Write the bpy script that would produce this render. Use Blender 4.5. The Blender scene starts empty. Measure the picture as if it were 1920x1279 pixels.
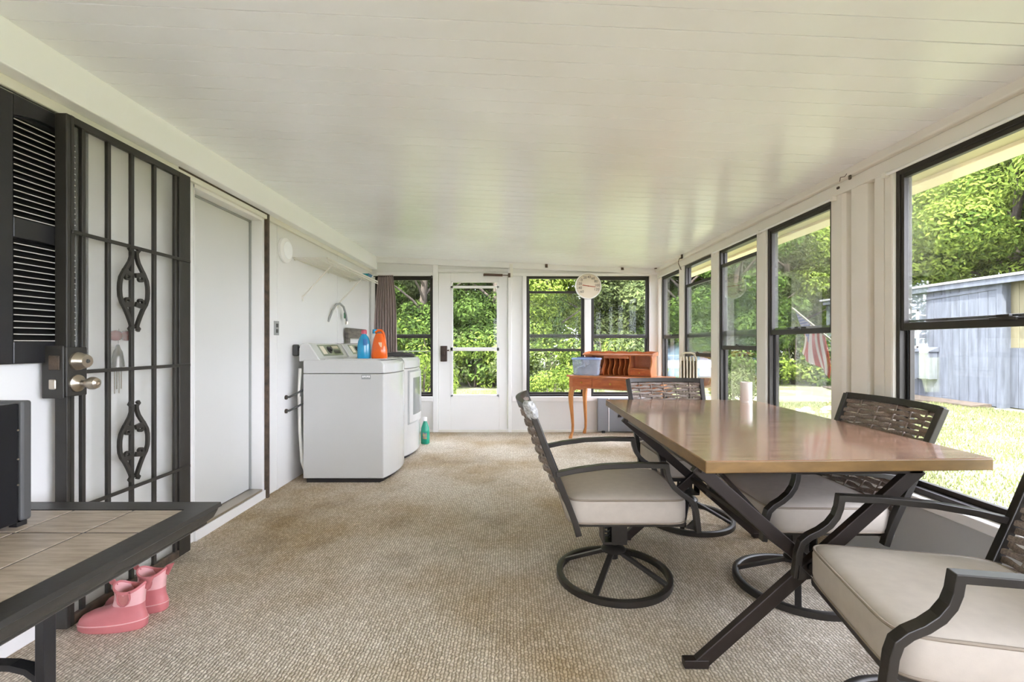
import bpy, math, random
from mathutils import Vector, Matrix
random.seed(7)
sc = bpy.context.scene
PI = math.pi

# ------------------------------------------------------------------ camera, sky, sun, exposure
cam_d = bpy.data.cameras.new('camera')
cam_d.sensor_width = 36.0
cam_d.sensor_fit = 'HORIZONTAL'
cam_d.lens = 36.0 * 853.0 / 1920.0
cam_d.shift_y = 5.5 / 1920.0
cam_d.clip_start = 0.02
cam_d.clip_end = 300
cam = bpy.data.objects.new('camera', cam_d)
sc.collection.objects.link(cam)
cam.location = (0, 0, 1.13)
cam.rotation_euler = (PI / 2, 0, 0)
sc.camera = cam

world = bpy.data.worlds.new('sky')
sc.world = world
world.use_nodes = True
bg = world.node_tree.nodes['Background']
bg.inputs['Color'].default_value = (0.90, 0.912, 1.075, 1)
bg.inputs['Strength'].default_value = 4.2

sun_d = bpy.data.lights.new('sun', 'SUN')
sun_d.energy = 5.0
sun_d.angle = 0.012
sun_d.color = (1.0, 0.97, 0.92)
sun = bpy.data.objects.new('sun', sun_d)
sc.collection.objects.link(sun)
# sun stands high over the house on the left, a little behind the camera
sun.rotation_euler = Vector((0.50, 0.72, -1.05)).to_track_quat('-Z', 'Y').to_euler()

vs = sc.view_settings
vs.view_transform = 'Standard'
vs.look = 'None'
vs.exposure = 2.2
vs.gamma = 1.0
vs.use_curve_mapping = False
cy = sc.cycles
cy.use_denoising = True
cy.max_bounces = 14
cy.diffuse_bounces = 8
cy.glossy_bounces = 5
cy.transparent_max_bounces = 24
cy.transmission_bounces = 6
cy.sample_clamp_indirect = 12.0
cy.caustics_reflective = False
cy.caustics_refractive = False

# ------------------------------------------------------------------ helpers
def lin(c):
    c = c / 255.0
    return c / 12.92 if c <= 0.04045 else ((c + 0.055) / 1.055) ** 2.4
def S(r, g, b):
    return (lin(r), lin(g), lin(b), 1.0)

def mat(name, col, rough=0.5, metal=0.0, var=0.06, vscale=6.0, bump=0.0, bscale=60.0,
        coat=0.0, spec=0.5, stretch=(1, 1, 1), col2=None, emis=None):
    m = bpy.data.materials.new(name)
    m.use_nodes = True
    nt = m.node_tree
    N, L = nt.nodes, nt.links
    b = N['Principled BSDF']
    b.inputs['Roughness'].default_value = rough
    b.inputs['Metallic'].default_value = metal
    b.inputs['Coat Weight'].default_value = coat
    b.inputs['Coat Roughness'].default_value = 0.08
    b.inputs['Specular IOR Level'].default_value = spec
    tc = N.new('ShaderNodeTexCoord')
    mp = N.new('ShaderNodeMapping')
    mp.inputs['Scale'].default_value = stretch
    L.new(tc.outputs['Object'], mp.inputs['Vector'])
    nz = N.new('ShaderNodeTexNoise')
    nz.inputs['Scale'].default_value = vscale
    nz.inputs['Detail'].default_value = 5
    L.new(mp.outputs['Vector'], nz.inputs['Vector'])
    cr = N.new('ShaderNodeValToRGB')
    cr.color_ramp.elements[0].position = 0.3
    cr.color_ramp.elements[1].position = 0.7
    if col2 is None:
        cr.color_ramp.elements[0].color = tuple(min(1, c * (1 - var)) for c in col[:3]) + (1,)
        cr.color_ramp.elements[1].color = tuple(min(1, c * (1 + var)) for c in col[:3]) + (1,)
    else:
        cr.color_ramp.elements[0].color = col
        cr.color_ramp.elements[1].color = col2
    L.new(nz.outputs['Fac'], cr.inputs['Fac'])
    L.new(cr.outputs['Color'], b.inputs['Base Color'])
    if bump > 0:
        n2 = N.new('ShaderNodeTexNoise')
        n2.inputs['Scale'].default_value = bscale
        n2.inputs['Detail'].default_value = 4
        L.new(mp.outputs['Vector'], n2.inputs['Vector'])
        bp = N.new('ShaderNodeBump')
        bp.inputs['Strength'].default_value = bump
        bp.inputs['Distance'].default_value = 0.01
        L.new(n2.outputs['Fac'], bp.inputs['Height'])
        L.new(bp.outputs['Normal'], b.inputs['Normal'])
    return m

class NB:
    """tiny node builder"""
    def __init__(self, m):
        m.use_nodes = True
        self.nt = m.node_tree
        self.N, self.L = self.nt.nodes, self.nt.links
    def new(self, t, **kw):
        n = self.N.new(t)
        for k, v in kw.items():
            setattr(n, k, v)
        return n
    def link(self, a, b):
        self.L.new(a, b)
    def math(self, op, a, b=None):
        n = self.N.new('ShaderNodeMath')
        n.operation = op
        for i, x in enumerate((a, b)):
            if x is None:
                continue
            if isinstance(x, (int, float)):
                n.inputs[i].default_value = x
            else:
                self.L.new(x, n.inputs[i])
        return n.outputs[0]
    def mixcol(self, f, a, b, blend='MIX'):
        n = self.N.new('ShaderNodeMix')
        n.data_type = 'RGBA'
        n.blend_type = blend
        for i, x in ((0, f), (6, a), (7, b)):
            if isinstance(x, (int, float, tuple)):
                n.inputs[i].default_value = x
            else:
                self.L.new(x, n.inputs[i])
        return n.outputs[2]

class MB:
    def __init__(self):
        self.v, self.f, self.m = [], [], []
        self.mi = 0
    def add(self, vs_, fs):
        o = len(self.v)
        self.v += [tuple(p) for p in vs_]
        for f in fs:
            self.f.append(tuple(i + o for i in f))
            self.m.append(self.mi)
        return self
    def box(self, x0, x1, y0, y1, z0, z1):
        return self.add([(x0, y0, z0), (x1, y0, z0), (x1, y1, z0), (x0, y1, z0),
                         (x0, y0, z1), (x1, y0, z1), (x1, y1, z1), (x0, y1, z1)],
                        [(0, 3, 2, 1), (4, 5, 6, 7), (0, 1, 5, 4), (1, 2, 6, 5), (2, 3, 7, 6), (3, 0, 4, 7)])
    def sweep(self, path, prof, up=(0, 0, 1), closed=False, scales=None):
        """prof: list of (a, b): a along the side vector, b along the up vector"""
        P = [Vector(p) for p in path]
        n, k = len(P), len(prof)
        up = Vector(up)
        vs_ = []
        for i in range(n):
            if closed:
                t = P[(i + 1) % n] - P[i - 1]
                d0, d1 = (P[i] - P[i - 1]).normalized(), (P[(i + 1) % n] - P[i]).normalized()
            else:
                a, b = P[max(0, i - 1)], P[min(n - 1, i + 1)]
                t = b - a
                d0 = (P[i] - P[i - 1]).normalized() if i > 0 else None
                d1 = (P[i + 1] - P[i]).normalized() if i < n - 1 else None
                if d0 is None: d0 = d1
                if d1 is None: d1 = d0
            t = (d0 + d1)
            if t.length < 1e-6: t = d1
            t.normalize()
            c = max(0.45, d0.dot(t))
            s = t.cross(up)
            if s.length < 1e-5: s = t.cross(Vector((1, 0, 0)))
            s.normalize()
            u = s.cross(t).normalized()
            bend = (d1 - d0)
            q = 1.0 if scales is None else scales[i]
            for (x, y) in prof:
                off = s * x + u * y
                off *= q
                if bend.length > 1e-4:            # mitre
                    bd = bend.normalized()
                    bd = bd - t * bd.dot(t)
                    if bd.length > 1e-5:
                        bd.normalize()
                        comp = off.dot(bd)
                        off = off + bd * comp * (1 / c - 1)
                vs_.append(P[i] + off)
        fs = []
        for i in range(n if closed else n - 1):
            j = (i + 1) % n
            for a in range(k):
                b = (a + 1) % k
                fs.append((i * k + a, i * k + b, j * k + b, j * k + a))
        if not closed:
            fs.append(tuple(range(k - 1, -1, -1)))
            fs.append(tuple((n - 1) * k + a for a in range(k)))
        return self.add(vs_, fs)
    def bar(self, path, w, h, up=(0, 0, 1), closed=False, scales=None):
        return self.sweep(path, [(-w / 2, -h / 2), (w / 2, -h / 2), (w / 2, h / 2), (-w / 2, h / 2)], up, closed, scales)
    def tube(self, path, r, n=8, closed=False, up=(0, 0, 1), scales=None):
        return self.sweep(path, [(r * math.cos(2 * PI * i / n), r * math.sin(2 * PI * i / n)) for i in range(n)], up, closed, scales)
    def stack(self, outlines, cap0=True, cap1=True):
        """outlines: list of closed loops of equal length"""
        k = len(outlines[0])
        vs_ = [p for o in outlines for p in o]
        fs = []
        for i in range(len(outlines) - 1):
            for a in range(k):
                b = (a + 1) % k
                fs.append((i * k + a, i * k + b, (i + 1) * k + b, (i + 1) * k + a))
        if cap0: fs.append(tuple(range(k - 1, -1, -1)))
        if cap1: fs.append(tuple((len(outlines) - 1) * k + a for a in range(k)))
        return self.add(vs_, fs)
    def lathe(self, prof, n=24, c=(0, 0, 0), axis='z', sx=1.0, sy=1.0):
        out = []
        for (r, z) in prof:
            o = []
            for i in range(n):
                a = 2 * PI * i / n
                x, y = r * math.cos(a) * sx, r * math.sin(a) * sy
                if axis == 'z': p = (x, y, z)
                elif axis == 'x': p = (z, x, y)
                else: p = (y, z, x)
                o.append((p[0] + c[0], p[1] + c[1], p[2] + c[2]))
            out.append(o)
        return self.stack(out)
    def prism(self, poly, a0, a1, axis='y'):
        """poly in the two other axes: y -> (x, z), x -> (y, z), z -> (x, y)"""
        def p3(p, a):
            if axis == 'y': return (p[0], a, p[1])
            if axis == 'x': return (a, p[0], p[1])
            return (p[0], p[1], a)
        return self.stack([[p3(p, a0) for p in poly], [p3(p, a1) for p in poly]])
    def build(self, name, m, parent=None, world=False, bevel=0, smooth=None, seg=2, label=None, kind=None):
        me = bpy.data.meshes.new(name)
        vs_ = self.v
        if world and parent is not None:
            o = parent.location
            vs_ = [(a - o[0], b - o[1], c - o[2]) for a, b, c in vs_]
        me.from_pydata(vs_, [], self.f)
        ms = m if isinstance(m, (list, tuple)) else [m]
        for x in ms: me.materials.append(x)
        if len(ms) > 1:
            me.polygons.foreach_set('material_index', self.m)
        fix_normals(me)
        if smooth is not None:
            me.shade_smooth()
            me.set_sharp_from_angle(angle=math.radians(smooth))
        ob = bpy.data.objects.new(name, me)
        sc.collection.objects.link(ob)
        if parent is not None: ob.parent = parent
        if bevel:
            md = ob.modifiers.new('bevel', 'BEVEL')
            md.width = bevel
            md.segments = seg
            md.limit_method = 'ANGLE'
            md.angle_limit = math.radians(40)
        if label: ob['label'] = label
        if kind: ob['kind'] = kind
        return ob

import bmesh
def fix_normals(me):
    bm = bmesh.new()
    bm.from_mesh(me)
    bmesh.ops.recalc_face_normals(bm, faces=bm.faces)
    bm.to_mesh(me)
    bm.free()

def thing(name, label, cat, loc=(0, 0, 0), rotz=0.0, group=None):
    o = bpy.data.objects.new(name, None)
    o.empty_display_size = 0.1
    sc.collection.objects.link(o)
    o.location = loc
    o.rotation_euler = (0, 0, rotz)
    return tag(o, label, cat, group)
def tag(o, label, cat, group=None):
    o['label'] = label
    o['category'] = cat
    if group: o['group'] = group
    return o
def struct(o, label=None):
    o['kind'] = 'structure'
    if label: o['label'] = label
    return o
def sroot(name, loc=(0, 0, 0), rotz=0.0, label=None):
    o = bpy.data.objects.new(name, None)
    sc.collection.objects.link(o)
    o.location = loc
    o.rotation_euler = (0, 0, rotz)
    return struct(o, label)
def copy_tree(o, parent=None):
    c = o.copy()
    sc.collection.objects.link(c)
    c.parent = parent
    for ch in o.children:
        copy_tree(ch, c)
    return c
def inst(ob, parent, loc, rot=None, scale=None):
    """another object that shares the mesh of ob"""
    c = bpy.data.objects.new(ob.name.split('.')[0], ob.data)
    sc.collection.objects.link(c)
    c.parent = parent
    c.location = loc
    if rot: c.rotation_euler = rot
    if scale: c.scale = scale
    for md in ob.modifiers:
        n = c.modifiers.new(md.name, md.type)
        n.width, n.segments, n.limit_method, n.angle_limit = md.width, md.segments, md.limit_method, md.angle_limit
    return c
def superloop(cx, cy, a, b, z, n=40, e=4.0):
    out = []
    for i in range(n):
        t = 2 * PI * i / n
        c, s = math.cos(t), math.sin(t)
        out.append((cx + a * math.copysign(abs(c) ** (2 / e), c), cy + b * math.copysign(abs(s) ** (2 / e), s), z))
    return out

# ------------------------------------------------------------------ materials
M = {}
M['wall'] = mat('white_wall_paint', S(228, 227, 225), 0.42, var=0.025, vscale=1.3, bump=0.06, bscale=25)
M['white'] = mat('white_paint', S(238, 237, 236), 0.4, var=0.02, vscale=2, bump=0.03, bscale=30)
M['beam'] = mat('white_beam_paint', S(250, 251, 254), 0.38, var=0.015, vscale=2)
M['offwhite'] = mat('offwhite_metal', S(232, 229, 220), 0.42, var=0.03, vscale=3)
M['post'] = mat('post_paint', S(228, 224, 215), 0.4, var=0.03, vscale=2.5)
M['kick'] = mat('grey_kick_panel', S(190, 191, 190), 0.5, var=0.04, vscale=2)
M['bronze'] = mat('dark_bronze_aluminium', S(50, 46, 42), 0.42, 0.3, var=0.08, vscale=8)
M['black'] = mat('black_paint', S(34, 34, 36), 0.3, var=0.12, vscale=9, bump=0.04, bscale=80)
M['iron'] = mat('charcoal_iron', S(52, 50, 46), 0.45, 0.2, var=0.12, vscale=14, bump=0.05, bscale=120)
M['rust'] = mat('rusty_iron', S(62, 54, 47), 0.7, 0.1, col2=S(98, 82, 68), vscale=22, bump=0.2, bscale=90)
M['chairmetal'] = mat('chair_frame_metal', S(58, 55, 52), 0.36, 0.45, var=0.1, vscale=12)
M['steel'] = mat('satin_nickel', S(186, 176, 160), 0.28, 0.95, var=0.05)
M['grey'] = mat('grey_plastic', S(150, 152, 150), 0.4, var=0.05)
M['dgrey'] = mat('dark_grey_plastic', S(70, 71, 70), 0.45, var=0.08)
M['enamel'] = mat('white_enamel', S(202, 202, 199), 0.14, var=0.01, vscale=2, coat=0.3)
M['cream'] = mat('cream_enamel', S(222, 212, 190), 0.35, var=0.04)
M['soffit'] = mat('soffit_tan', S(178, 168, 128), 0.6, var=0.05)
M['fascia'] = mat('fascia_cream', S(226, 212, 180), 0.6, var=0.03)
M['brownclip'] = mat('brown_clip', S(84, 62, 50), 0.5, var=0.15, vscale=40)

def glass_mat(name, haze, tint=(0.97, 0.985, 0.975), gloss=0.4, hcol=(0.75, 0.78, 0.76, 1)):
    m = bpy.data.materials.new(name)
    nb = NB(m)
    nb.N.clear()
    out = nb.new('ShaderNodeOutputMaterial')
    tr = nb.new('ShaderNodeBsdfTransparent')
    tr.inputs['Color'].default_value = tint + (1,)
    gl = nb.new('ShaderNodeBsdfGlossy')
    gl.inputs['Roughness'].default_value = 0.02
    df = nb.new('ShaderNodeBsdfDiffuse')
    df.inputs['Color'].default_value = hcol
    fr = nb.new('ShaderNodeFresnel')
    fr.inputs['IOR'].default_value = 1.35
    tc = nb.new('ShaderNodeTexCoord')
    nz = nb.new('ShaderNodeTexNoise')
    nz.inputs['Scale'].default_value = 3.0
    nz.inputs['Detail'].default_value = 6
    nb.link(tc.outputs['Object'], nz.inputs['Vector'])
    hz = nb.math('MULTIPLY', nz.outputs['Fac'], haze * 2)
    m1 = nb.new('ShaderNodeMixShader')
    nb.link(nb.math('MULTIPLY', fr.outputs[0], gloss), m1.inputs[0])
    nb.link(tr.outputs[0], m1.inputs[1])
    nb.link(gl.outputs[0], m1.inputs[2])
    m2 = nb.new('ShaderNodeMixShader')
    nb.link(hz, m2.inputs[0])
    nb.link(m1.outputs[0], m2.inputs[1])
    nb.link(df.outputs[0], m2.inputs[2])
    nb.link(m2.outputs[0], out.inputs['Surface'])
    return m
M['glass'] = glass_mat('window_glass', 0.012)
M['glass_dusty'] = glass_mat('dusty_window_glass', 0.05, hcol=(0.68, 0.78, 0.68, 1))
M['screen'] = glass_mat('insect_screen', 0.22, (0.95, 0.95, 0.94), 0.0, (0.62, 0.62, 0.57, 1))
M['clear_plastic'] = glass_mat('clear_blue_plastic', 0.30, (0.90, 0.93, 1.0), 0.7, (0.72, 0.78, 0.88, 1))

def carpet_mat():
    m = bpy.data.materials.new('berber_carpet')
    nb = NB(m)
    b = nb.N['Principled BSDF']
    b.inputs['Roughness'].default_value = 0.95
    b.inputs['Specular IOR Level'].default_value = 0.1
    tc = nb.new('ShaderNodeTexCoord')
    # wobble
    nz = nb.new('ShaderNodeTexNoise'); nz.inputs['Scale'].default_value = 60; nz.inputs['Detail'].default_value = 2
    nb.link(tc.outputs['Object'], nz.inputs['Vector'])
    vm = nb.new('ShaderNodeVectorMath', operation='MULTIPLY_ADD')
    nb.link(nz.outputs['Color'], vm.inputs[0]); vm.inputs[1].default_value = (0.017, 0.022, 0); nb.link(tc.outputs['Object'], vm.inputs[2])
    sp = nb.new('ShaderNodeSeparateXYZ'); nb.link(vm.outputs[0], sp.inputs[0])
    u = nb.math('MULTIPLY', sp.outputs[0], 1 / 0.0132)
    row = nb.math('FLOOR', u)
    fu = nb.math('FRACT', u)
    su = nb.math('SINE', nb.math('MULTIPLY', fu, PI))
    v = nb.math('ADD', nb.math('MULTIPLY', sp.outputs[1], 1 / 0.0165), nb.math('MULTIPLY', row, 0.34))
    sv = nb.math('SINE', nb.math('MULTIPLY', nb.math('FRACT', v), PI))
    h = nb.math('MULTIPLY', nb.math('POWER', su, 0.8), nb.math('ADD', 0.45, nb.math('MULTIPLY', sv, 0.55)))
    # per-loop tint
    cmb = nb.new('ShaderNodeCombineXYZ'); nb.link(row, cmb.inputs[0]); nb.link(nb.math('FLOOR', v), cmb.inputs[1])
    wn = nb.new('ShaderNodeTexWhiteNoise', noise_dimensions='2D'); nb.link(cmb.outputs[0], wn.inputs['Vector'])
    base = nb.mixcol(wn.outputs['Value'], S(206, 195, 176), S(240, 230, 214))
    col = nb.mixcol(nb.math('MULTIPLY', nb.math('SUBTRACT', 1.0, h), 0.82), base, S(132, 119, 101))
    # wear and stains
    s1 = nb.new('ShaderNodeTexNoise'); s1.inputs['Scale'].default_value = 0.9; s1.inputs['Detail'].default_value = 5; s1.inputs['Roughness'].default_value = 0.55
    nb.link(tc.outputs['Object'], s1.inputs['Vector'])
    r1 = nb.new('ShaderNodeValToRGB'); r1.color_ramp.elements[0].position = 0.42; r1.color_ramp.elements[1].position = 0.68
    nb.link(s1.outputs['Fac'], r1.inputs['Fac'])
    col = nb.mixcol(nb.math('MULTIPLY', r1.outputs['Color'], 0.95), col, S(206, 186, 150), 'MULTIPLY')
    s2 = nb.new('ShaderNodeTexNoise'); s2.inputs['Scale'].default_value = 2.6; s2.inputs['Detail'].default_value = 6
    mp2 = nb.new('ShaderNodeMapping'); mp2.inputs['Location'].default_value = (3.1, 7.7, 0); nb.link(tc.outputs['Object'], mp2.inputs[0]); nb.link(mp2.outputs[0], s2.inputs['Vector'])
    r2 = nb.new('ShaderNodeValToRGB'); r2.color_ramp.elements[0].position = 0.55; r2.color_ramp.elements[1].position = 0.75
    nb.link(s2.outputs['Fac'], r2.inputs['Fac'])
    col = nb.mixcol(nb.math('MULTIPLY', r2.outputs['Color'], 0.42), col, S(150, 136, 120), 'MULTIPLY')
    nb.link(col, b.inputs['Base Color'])
    bp = nb.new('ShaderNodeBump'); bp.inputs['Strength'].default_value = 0.55; bp.inputs['Distance'].default_value = 0.006
    nb.link(h, bp.inputs['Height']); nb.link(bp.outputs[0], b.inputs['Normal'])
    return m
M['carpet'] = carpet_mat()

def wood_mat(name, c1, c2, rough=0.35, scale=(1, 1, 1), coat=0.0, bump=0.03, dist=4.0, spec=0.5):
    m = bpy.data.materials.new(name)
    nb = NB(m)
    b = nb.N['Principled BSDF']
    b.inputs['Roughness'].default_value = rough
    b.inputs['Coat Weight'].default_value = coat
    b.inputs['Coat Roughness'].default_value = 0.12
    b.inputs['Coat IOR'].default_value = 1.75
    b.inputs['Specular IOR Level'].default_value = spec
    tc = nb.new('ShaderNodeTexCoord')
    mp = nb.new('ShaderNodeMapping'); mp.inputs['Scale'].default_value = scale
    nb.link(tc.outputs['Object'], mp.inputs[0])
    n1 = nb.new('ShaderNodeTexNoise'); n1.inputs['Scale'].default_value = dist; n1.inputs['Detail'].default_value = 8; n1.inputs['Roughness'].default_value = 0.62
    nb.link(mp.outputs[0], n1.inputs['Vector'])
    cr = nb.new('ShaderNodeValToRGB')
    cr.color_ramp.elements[0].position = 0.32; cr.color_ramp.elements[0].color = c1
    cr.color_ramp.elements[1].position = 0.68; cr.color_ramp.elements[1].color = c2
    nb.link(n1.outputs['Fac'], cr.inputs['Fac'])
    nb.link(cr.outputs[0], b.inputs['Base Color'])
    bp = nb.new('ShaderNodeBump'); bp.inputs['Strength'].default_value = bump; bp.inputs['Distance'].default_value = 0.003
    nb.link(n1.outputs['Fac'], bp.inputs['Height']); nb.link(bp.outputs[0], b.inputs['Normal'])
    return m
M['tabletop'] = wood_mat('walnut_laminate', S(146, 100, 78), S(190, 152, 126), 0.22, (1.2, 9, 4), coat=1.0, bump=0.06, dist=3.0)
M['tableedge'] = wood_mat('golden_table_edge', S(106, 80, 42), S(128, 98, 54), 0.4, (2, 2, 6), bump=0.02)
M['deskwood'] = wood_mat('honey_oak', S(178, 102, 56), S(208, 134, 82), 0.3, (2, 8, 2), coat=0.2)
M['desklegs'] = wood_mat('honey_oak_leg', S(176, 112, 56), S(206, 142, 80), 0.35, (8, 8, 1.5))
M['tilewood'] = wood_mat('grey_oak_tile', S(146, 130, 112), S(186, 172, 154), 0.4, (1.6, 14, 4), dist=4)
M['bordercharcoal'] = mat('charcoal_wood_border', S(48, 46, 42), 0.38, var=0.12, vscale=5, bump=0.05, bscale=40)
M['greywood'] = wood_mat('weathered_grey_wood', S(78, 74, 68), S(120, 114, 104), 0.7, (2, 2, 10))
M['wicker'] = wood_mat('brown_wicker', S(94, 82, 74), S(150, 134, 122), 0.5, (4, 40, 40), dist=5, bump=0.2)
M['cushion'] = mat('taupe_fabric', S(186, 177, 166), 0.92, var=0.04, vscale=30, bump=0.12, bscale=700, spec=0.2)
M['cushionedge'] = mat('taupe_piping', S(150, 138, 124), 0.9, var=0.04)
M['curtain'] = mat('mauve_grey_cloth', S(158, 142, 138), 0.95, var=0.05, vscale=20, bump=0.08, bscale=300, spec=0.15)
# ================================================================== THE ROOM
XL, XR, YB, YR = -1.82, 1.86, 5.84, -2.6      # left, right, far and rear wall faces
SL = 0.045                                     # the ceiling falls to the right
def zc(x): return 2.165 - SL * x

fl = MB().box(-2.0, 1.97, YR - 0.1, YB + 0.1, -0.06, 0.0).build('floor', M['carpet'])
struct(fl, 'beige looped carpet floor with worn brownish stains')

# ceiling: a backing slab and one child per board
def ceiling_mat():
    m = bpy.data.materials.new('glossy_white_ceiling_paint')
    nb = NB(m)
    b = nb.N['Principled BSDF']
    b.inputs['Roughness'].default_value = 0.24
    tc = nb.new('ShaderNodeTexCoord')
    n1 = nb.new('ShaderNodeTexNoise'); n1.inputs['Scale'].default_value = 1.1; n1.inputs['Detail'].default_value = 4
    oi = nb.new('ShaderNodeObjectInfo')
    ad = nb.new('ShaderNodeVectorMath', operation='ADD')
    nb.link(tc.outputs['Object'], ad.inputs[0]); nb.link(oi.outputs['Location'], ad.inputs[1])
    nb.link(ad.outputs[0], n1.inputs['Vector'])
    cr = nb.new('ShaderNodeValToRGB')
    cr.color_ramp.elements[0].position = 0.33; cr.color_ramp.elements[0].color = S(240, 241, 243)
    cr.color_ramp.elements[1].position = 0.6; cr.color_ramp.elements[1].color = S(249, 251, 255)
    nb.link(n1.outputs['Fac'], cr.inputs['Fac'])
    nb.link(cr.outputs[0], b.inputs['Base Color'])
    n2 = nb.new('ShaderNodeTexNoise'); n2.inputs['Scale'].default_value = 9; n2.inputs['Detail'].default_value = 3
    nb.link(ad.outputs[0], n2.inputs['Vector'])
    bp = nb.new('ShaderNodeBump'); bp.inputs['Strength'].default_value = 0.08; bp.inputs['Distance'].default_value = 0.01
    nb.link(n2.outputs['Fac'], bp.inputs['Height']); nb.link(bp.outputs[0], b.inputs['Normal'])
    return m
M['ceiling'] = ceiling_mat()
M['seam'] = mat('ceiling_seam', S(120, 114, 102), 0.6, var=0.05)
ce = sroot('ceiling', (0, 0, 2.165), 0, 'sloping white board ceiling with glossy paint')
ce.rotation_euler = (0, math.atan(SL), 0)
MB().box(-2.0, 1.95, YR - 0.1, YB + 0.1, 0.012, 0.09).build('backing', M['seam'], ce)
PW = 0.0955
pl = MB()
pr = [(-PW / 2 + 0.0016, 0.012), (-PW / 2 + 0.0016, 0.0008), (-PW / 2 + 0.0026, 0.0), (PW / 2 - 0.0026, 0.0), (PW / 2 - 0.0016, 0.0008), (PW / 2 - 0.0016, 0.012)]
pl.prism([(p[0], p[1]) for p in pr], -1.98, 1.95, 'x')
first = pl.build('ceiling_board', M['ceiling'], ce)
nb_ = int((YB - YR + 0.1) / PW)
for i in range(nb_):
    y = YB + 0.02 - PW * (i + 0.5)
    o = first if i == 0 else inst(first, ce, (0, 0, 0))
    o.location = (0, y, random.uniform(-0.0008, 0.0008))
    o.rotation_euler = (random.uniform(-0.004, 0.004), 0, 0)

# left wall with the doorway
DY0, DY1, DZ = 2.60, 3.335, 2.075
w = MB()
w.box(-1.94, XL, YR, DY0, 0, 2.32).box(-1.94, XL, DY1, YB + 0.1, 0, 2.32).box(-1.94, XL, DY0, DY1, DZ, 2.32).box(-1.94, XL, DY0, DY1, 0, 0.062)
wl = struct(w.build('wall_left', M['wall'], bevel=0.003), 'white painted panel wall of the house')
# flat panel battens give the faint vertical joints
for y in (0.4, 3.52, 4.74):
    MB().box(XL, XL + 0.003, y, y + 0.02, 0.0, 2.05).build('panel_joint', M['wall'], wl)

M['slabwhite'] = mat('door_white_paint', S(210, 210, 207), 0.35, var=0.015, vscale=2)
d1 = sroot('door_1', (-1.90, DY0, 0.0), 0, 'plain white slab door set back in the left wall')
MB().box(-1.945, -1.905, DY0 + 0.005, DY1 - 0.035, 0.078, 2.02).build('door_slab', M['slabwhite'], d1, True, bevel=0.003)
f = MB()
f.box(-1.935, -1.815, DY1 - 0.03, DY1, 0.06, DZ).box(-1.935, -1.815, DY0, DY0 + 0.004, 0.06, DZ).box(-1.935, -1.815, DY0, DY1 - 0.03, 2.025, DZ)
f.build('door_frame', M['white'], d1, True, bevel=0.003)
MB().box(-1.905, -1.893, DY1 - 0.043, DY1 - 0.03, 0.08, 2.02).box(-1.905, -1.893, DY0 + 0.006, DY1 - 0.03, 2.012, 2.026).build('weather_strip', M['grey'], d1, True)
MB().box(-1.93, -1.812, DY0, DY1 - 0.03, 0.058, 0.076).build('threshold', M['steel'], d1, True, bevel=0.003)
MB().box(-1.822, -1.806, DY0, DY1 + 0.005, 0.0, 0.06).build('riser', M['white'], d1, True)
f = MB().box(-1.822, -1.792, DY1, DY1 + 0.028, 0.0, 2.10).box(-1.822, -1.792, 2.45, DY1, 2.075, 2.10)
f.build('security_frame', M['rust'], d1, True)
for z in (1.04, 1.075):
    MB().lathe([(0.008, 0.0), (0.008, 0.0015)], 10, (-1.792, DY1 + 0.014, z), 'x').build('strike_hole', M['black'], d1, True)

t = MB().box(XL, -1.73, YR, YB, 2.085, 2.32)
struct(t.build('trim_1', M['beam'], bevel=0.006), 'broad white beam along the top of the left wall')
t = MB().box(XL, -1.795, YR, YB, 2.045, 2.085).box(XL, -1.805, YR, 2.45, 2.10 - 0.055, 2.06)
struct(t.build('trim_2', M['offwhite'], bevel=0.004), 'narrow strip beneath the left beam')

# far wall
def bx(x): return (x - 960) * YB / 853.0
def bz(y): return 1.13 + (645 - y) * YB / 853.0
wx = [(-1.82, -1.76), (-1.01, -0.945), (-0.05, 0.185), (1.762, 1.95)]
WZ0, WZ1 = 0.455, 2.0
w = MB()
for a, b in wx: w.box(a, b, YB, YB + 0.1, 0.0, 2.34)
w.box(-1.77, -1.0, YB, YB + 0.1, 0.0, WZ0).box(0.18, 1.77, YB, YB + 0.1, 0.0, WZ0)
w.box(-1.77, -1.0, YB, YB + 0.1, WZ1, 2.34).box(-0.95, -0.04, YB, YB + 0.1, 2.045, 2.34).box(0.18, 1.77, YB, YB + 0.1, WZ1, 2.34)
wb = struct(w.build('wall_far', M['wall'], bevel=0.003), 'white far wall with windows and a glazed door')
p = MB().box(-1.012, -0.945, YB - 0.03, YB, 0, 2.14); p.build('post', M['white'], wb, bevel=0.006)
p = MB().box(-0.052, -0.005, YB - 0.03, YB, 0, 2.14); p.build('post', M['white'], wb, bevel=0.006)
p = MB().box(0.135, 0.185, YB - 0.022, YB, WZ0 - 0.05, 2.02); p.build('post', M['white'], wb, bevel=0.006)
p = MB().box(1.762, 1.862, YB - 0.035, YB, 0, 2.08); p.build('post', M['white'], wb, bevel=0.006)
p = MB().box(0.93, 1.015, YB - 0.012, YB + 0.06, WZ0, WZ1); p.build('post', M['white'], wb, bevel=0.006)
p = MB().box(-1.80, -1.755, YB - 0.022, YB, WZ0 - 0.05, 2.02); p.build('post', M['white'], wb, bevel=0.006)
t = MB().prism([(-1.73, zc(-1.73) - 0.075), (1.86, zc(1.86) - 0.065), (1.86, zc(1.86) + 0.02), (-1.73, zc(-1.73) + 0.02)], YB - 0.05, YB, 'y')
struct(t.build('trim_3', M['white'], bevel=0.005), 'white sloping header under the ceiling of the far wall')
t = MB().box(-1.73, -1.012, YB - 0.028, YB, 2.0, 2.045).box(0.0, 1.86, YB - 0.028, YB, 2.0, 2.035).box(-0.945, -0.052, YB - 0.03, YB, 2.06, 2.085)
struct(t.build('trim_4', M['white'], bevel=0.004), 'white head casings over the far windows')
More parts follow.
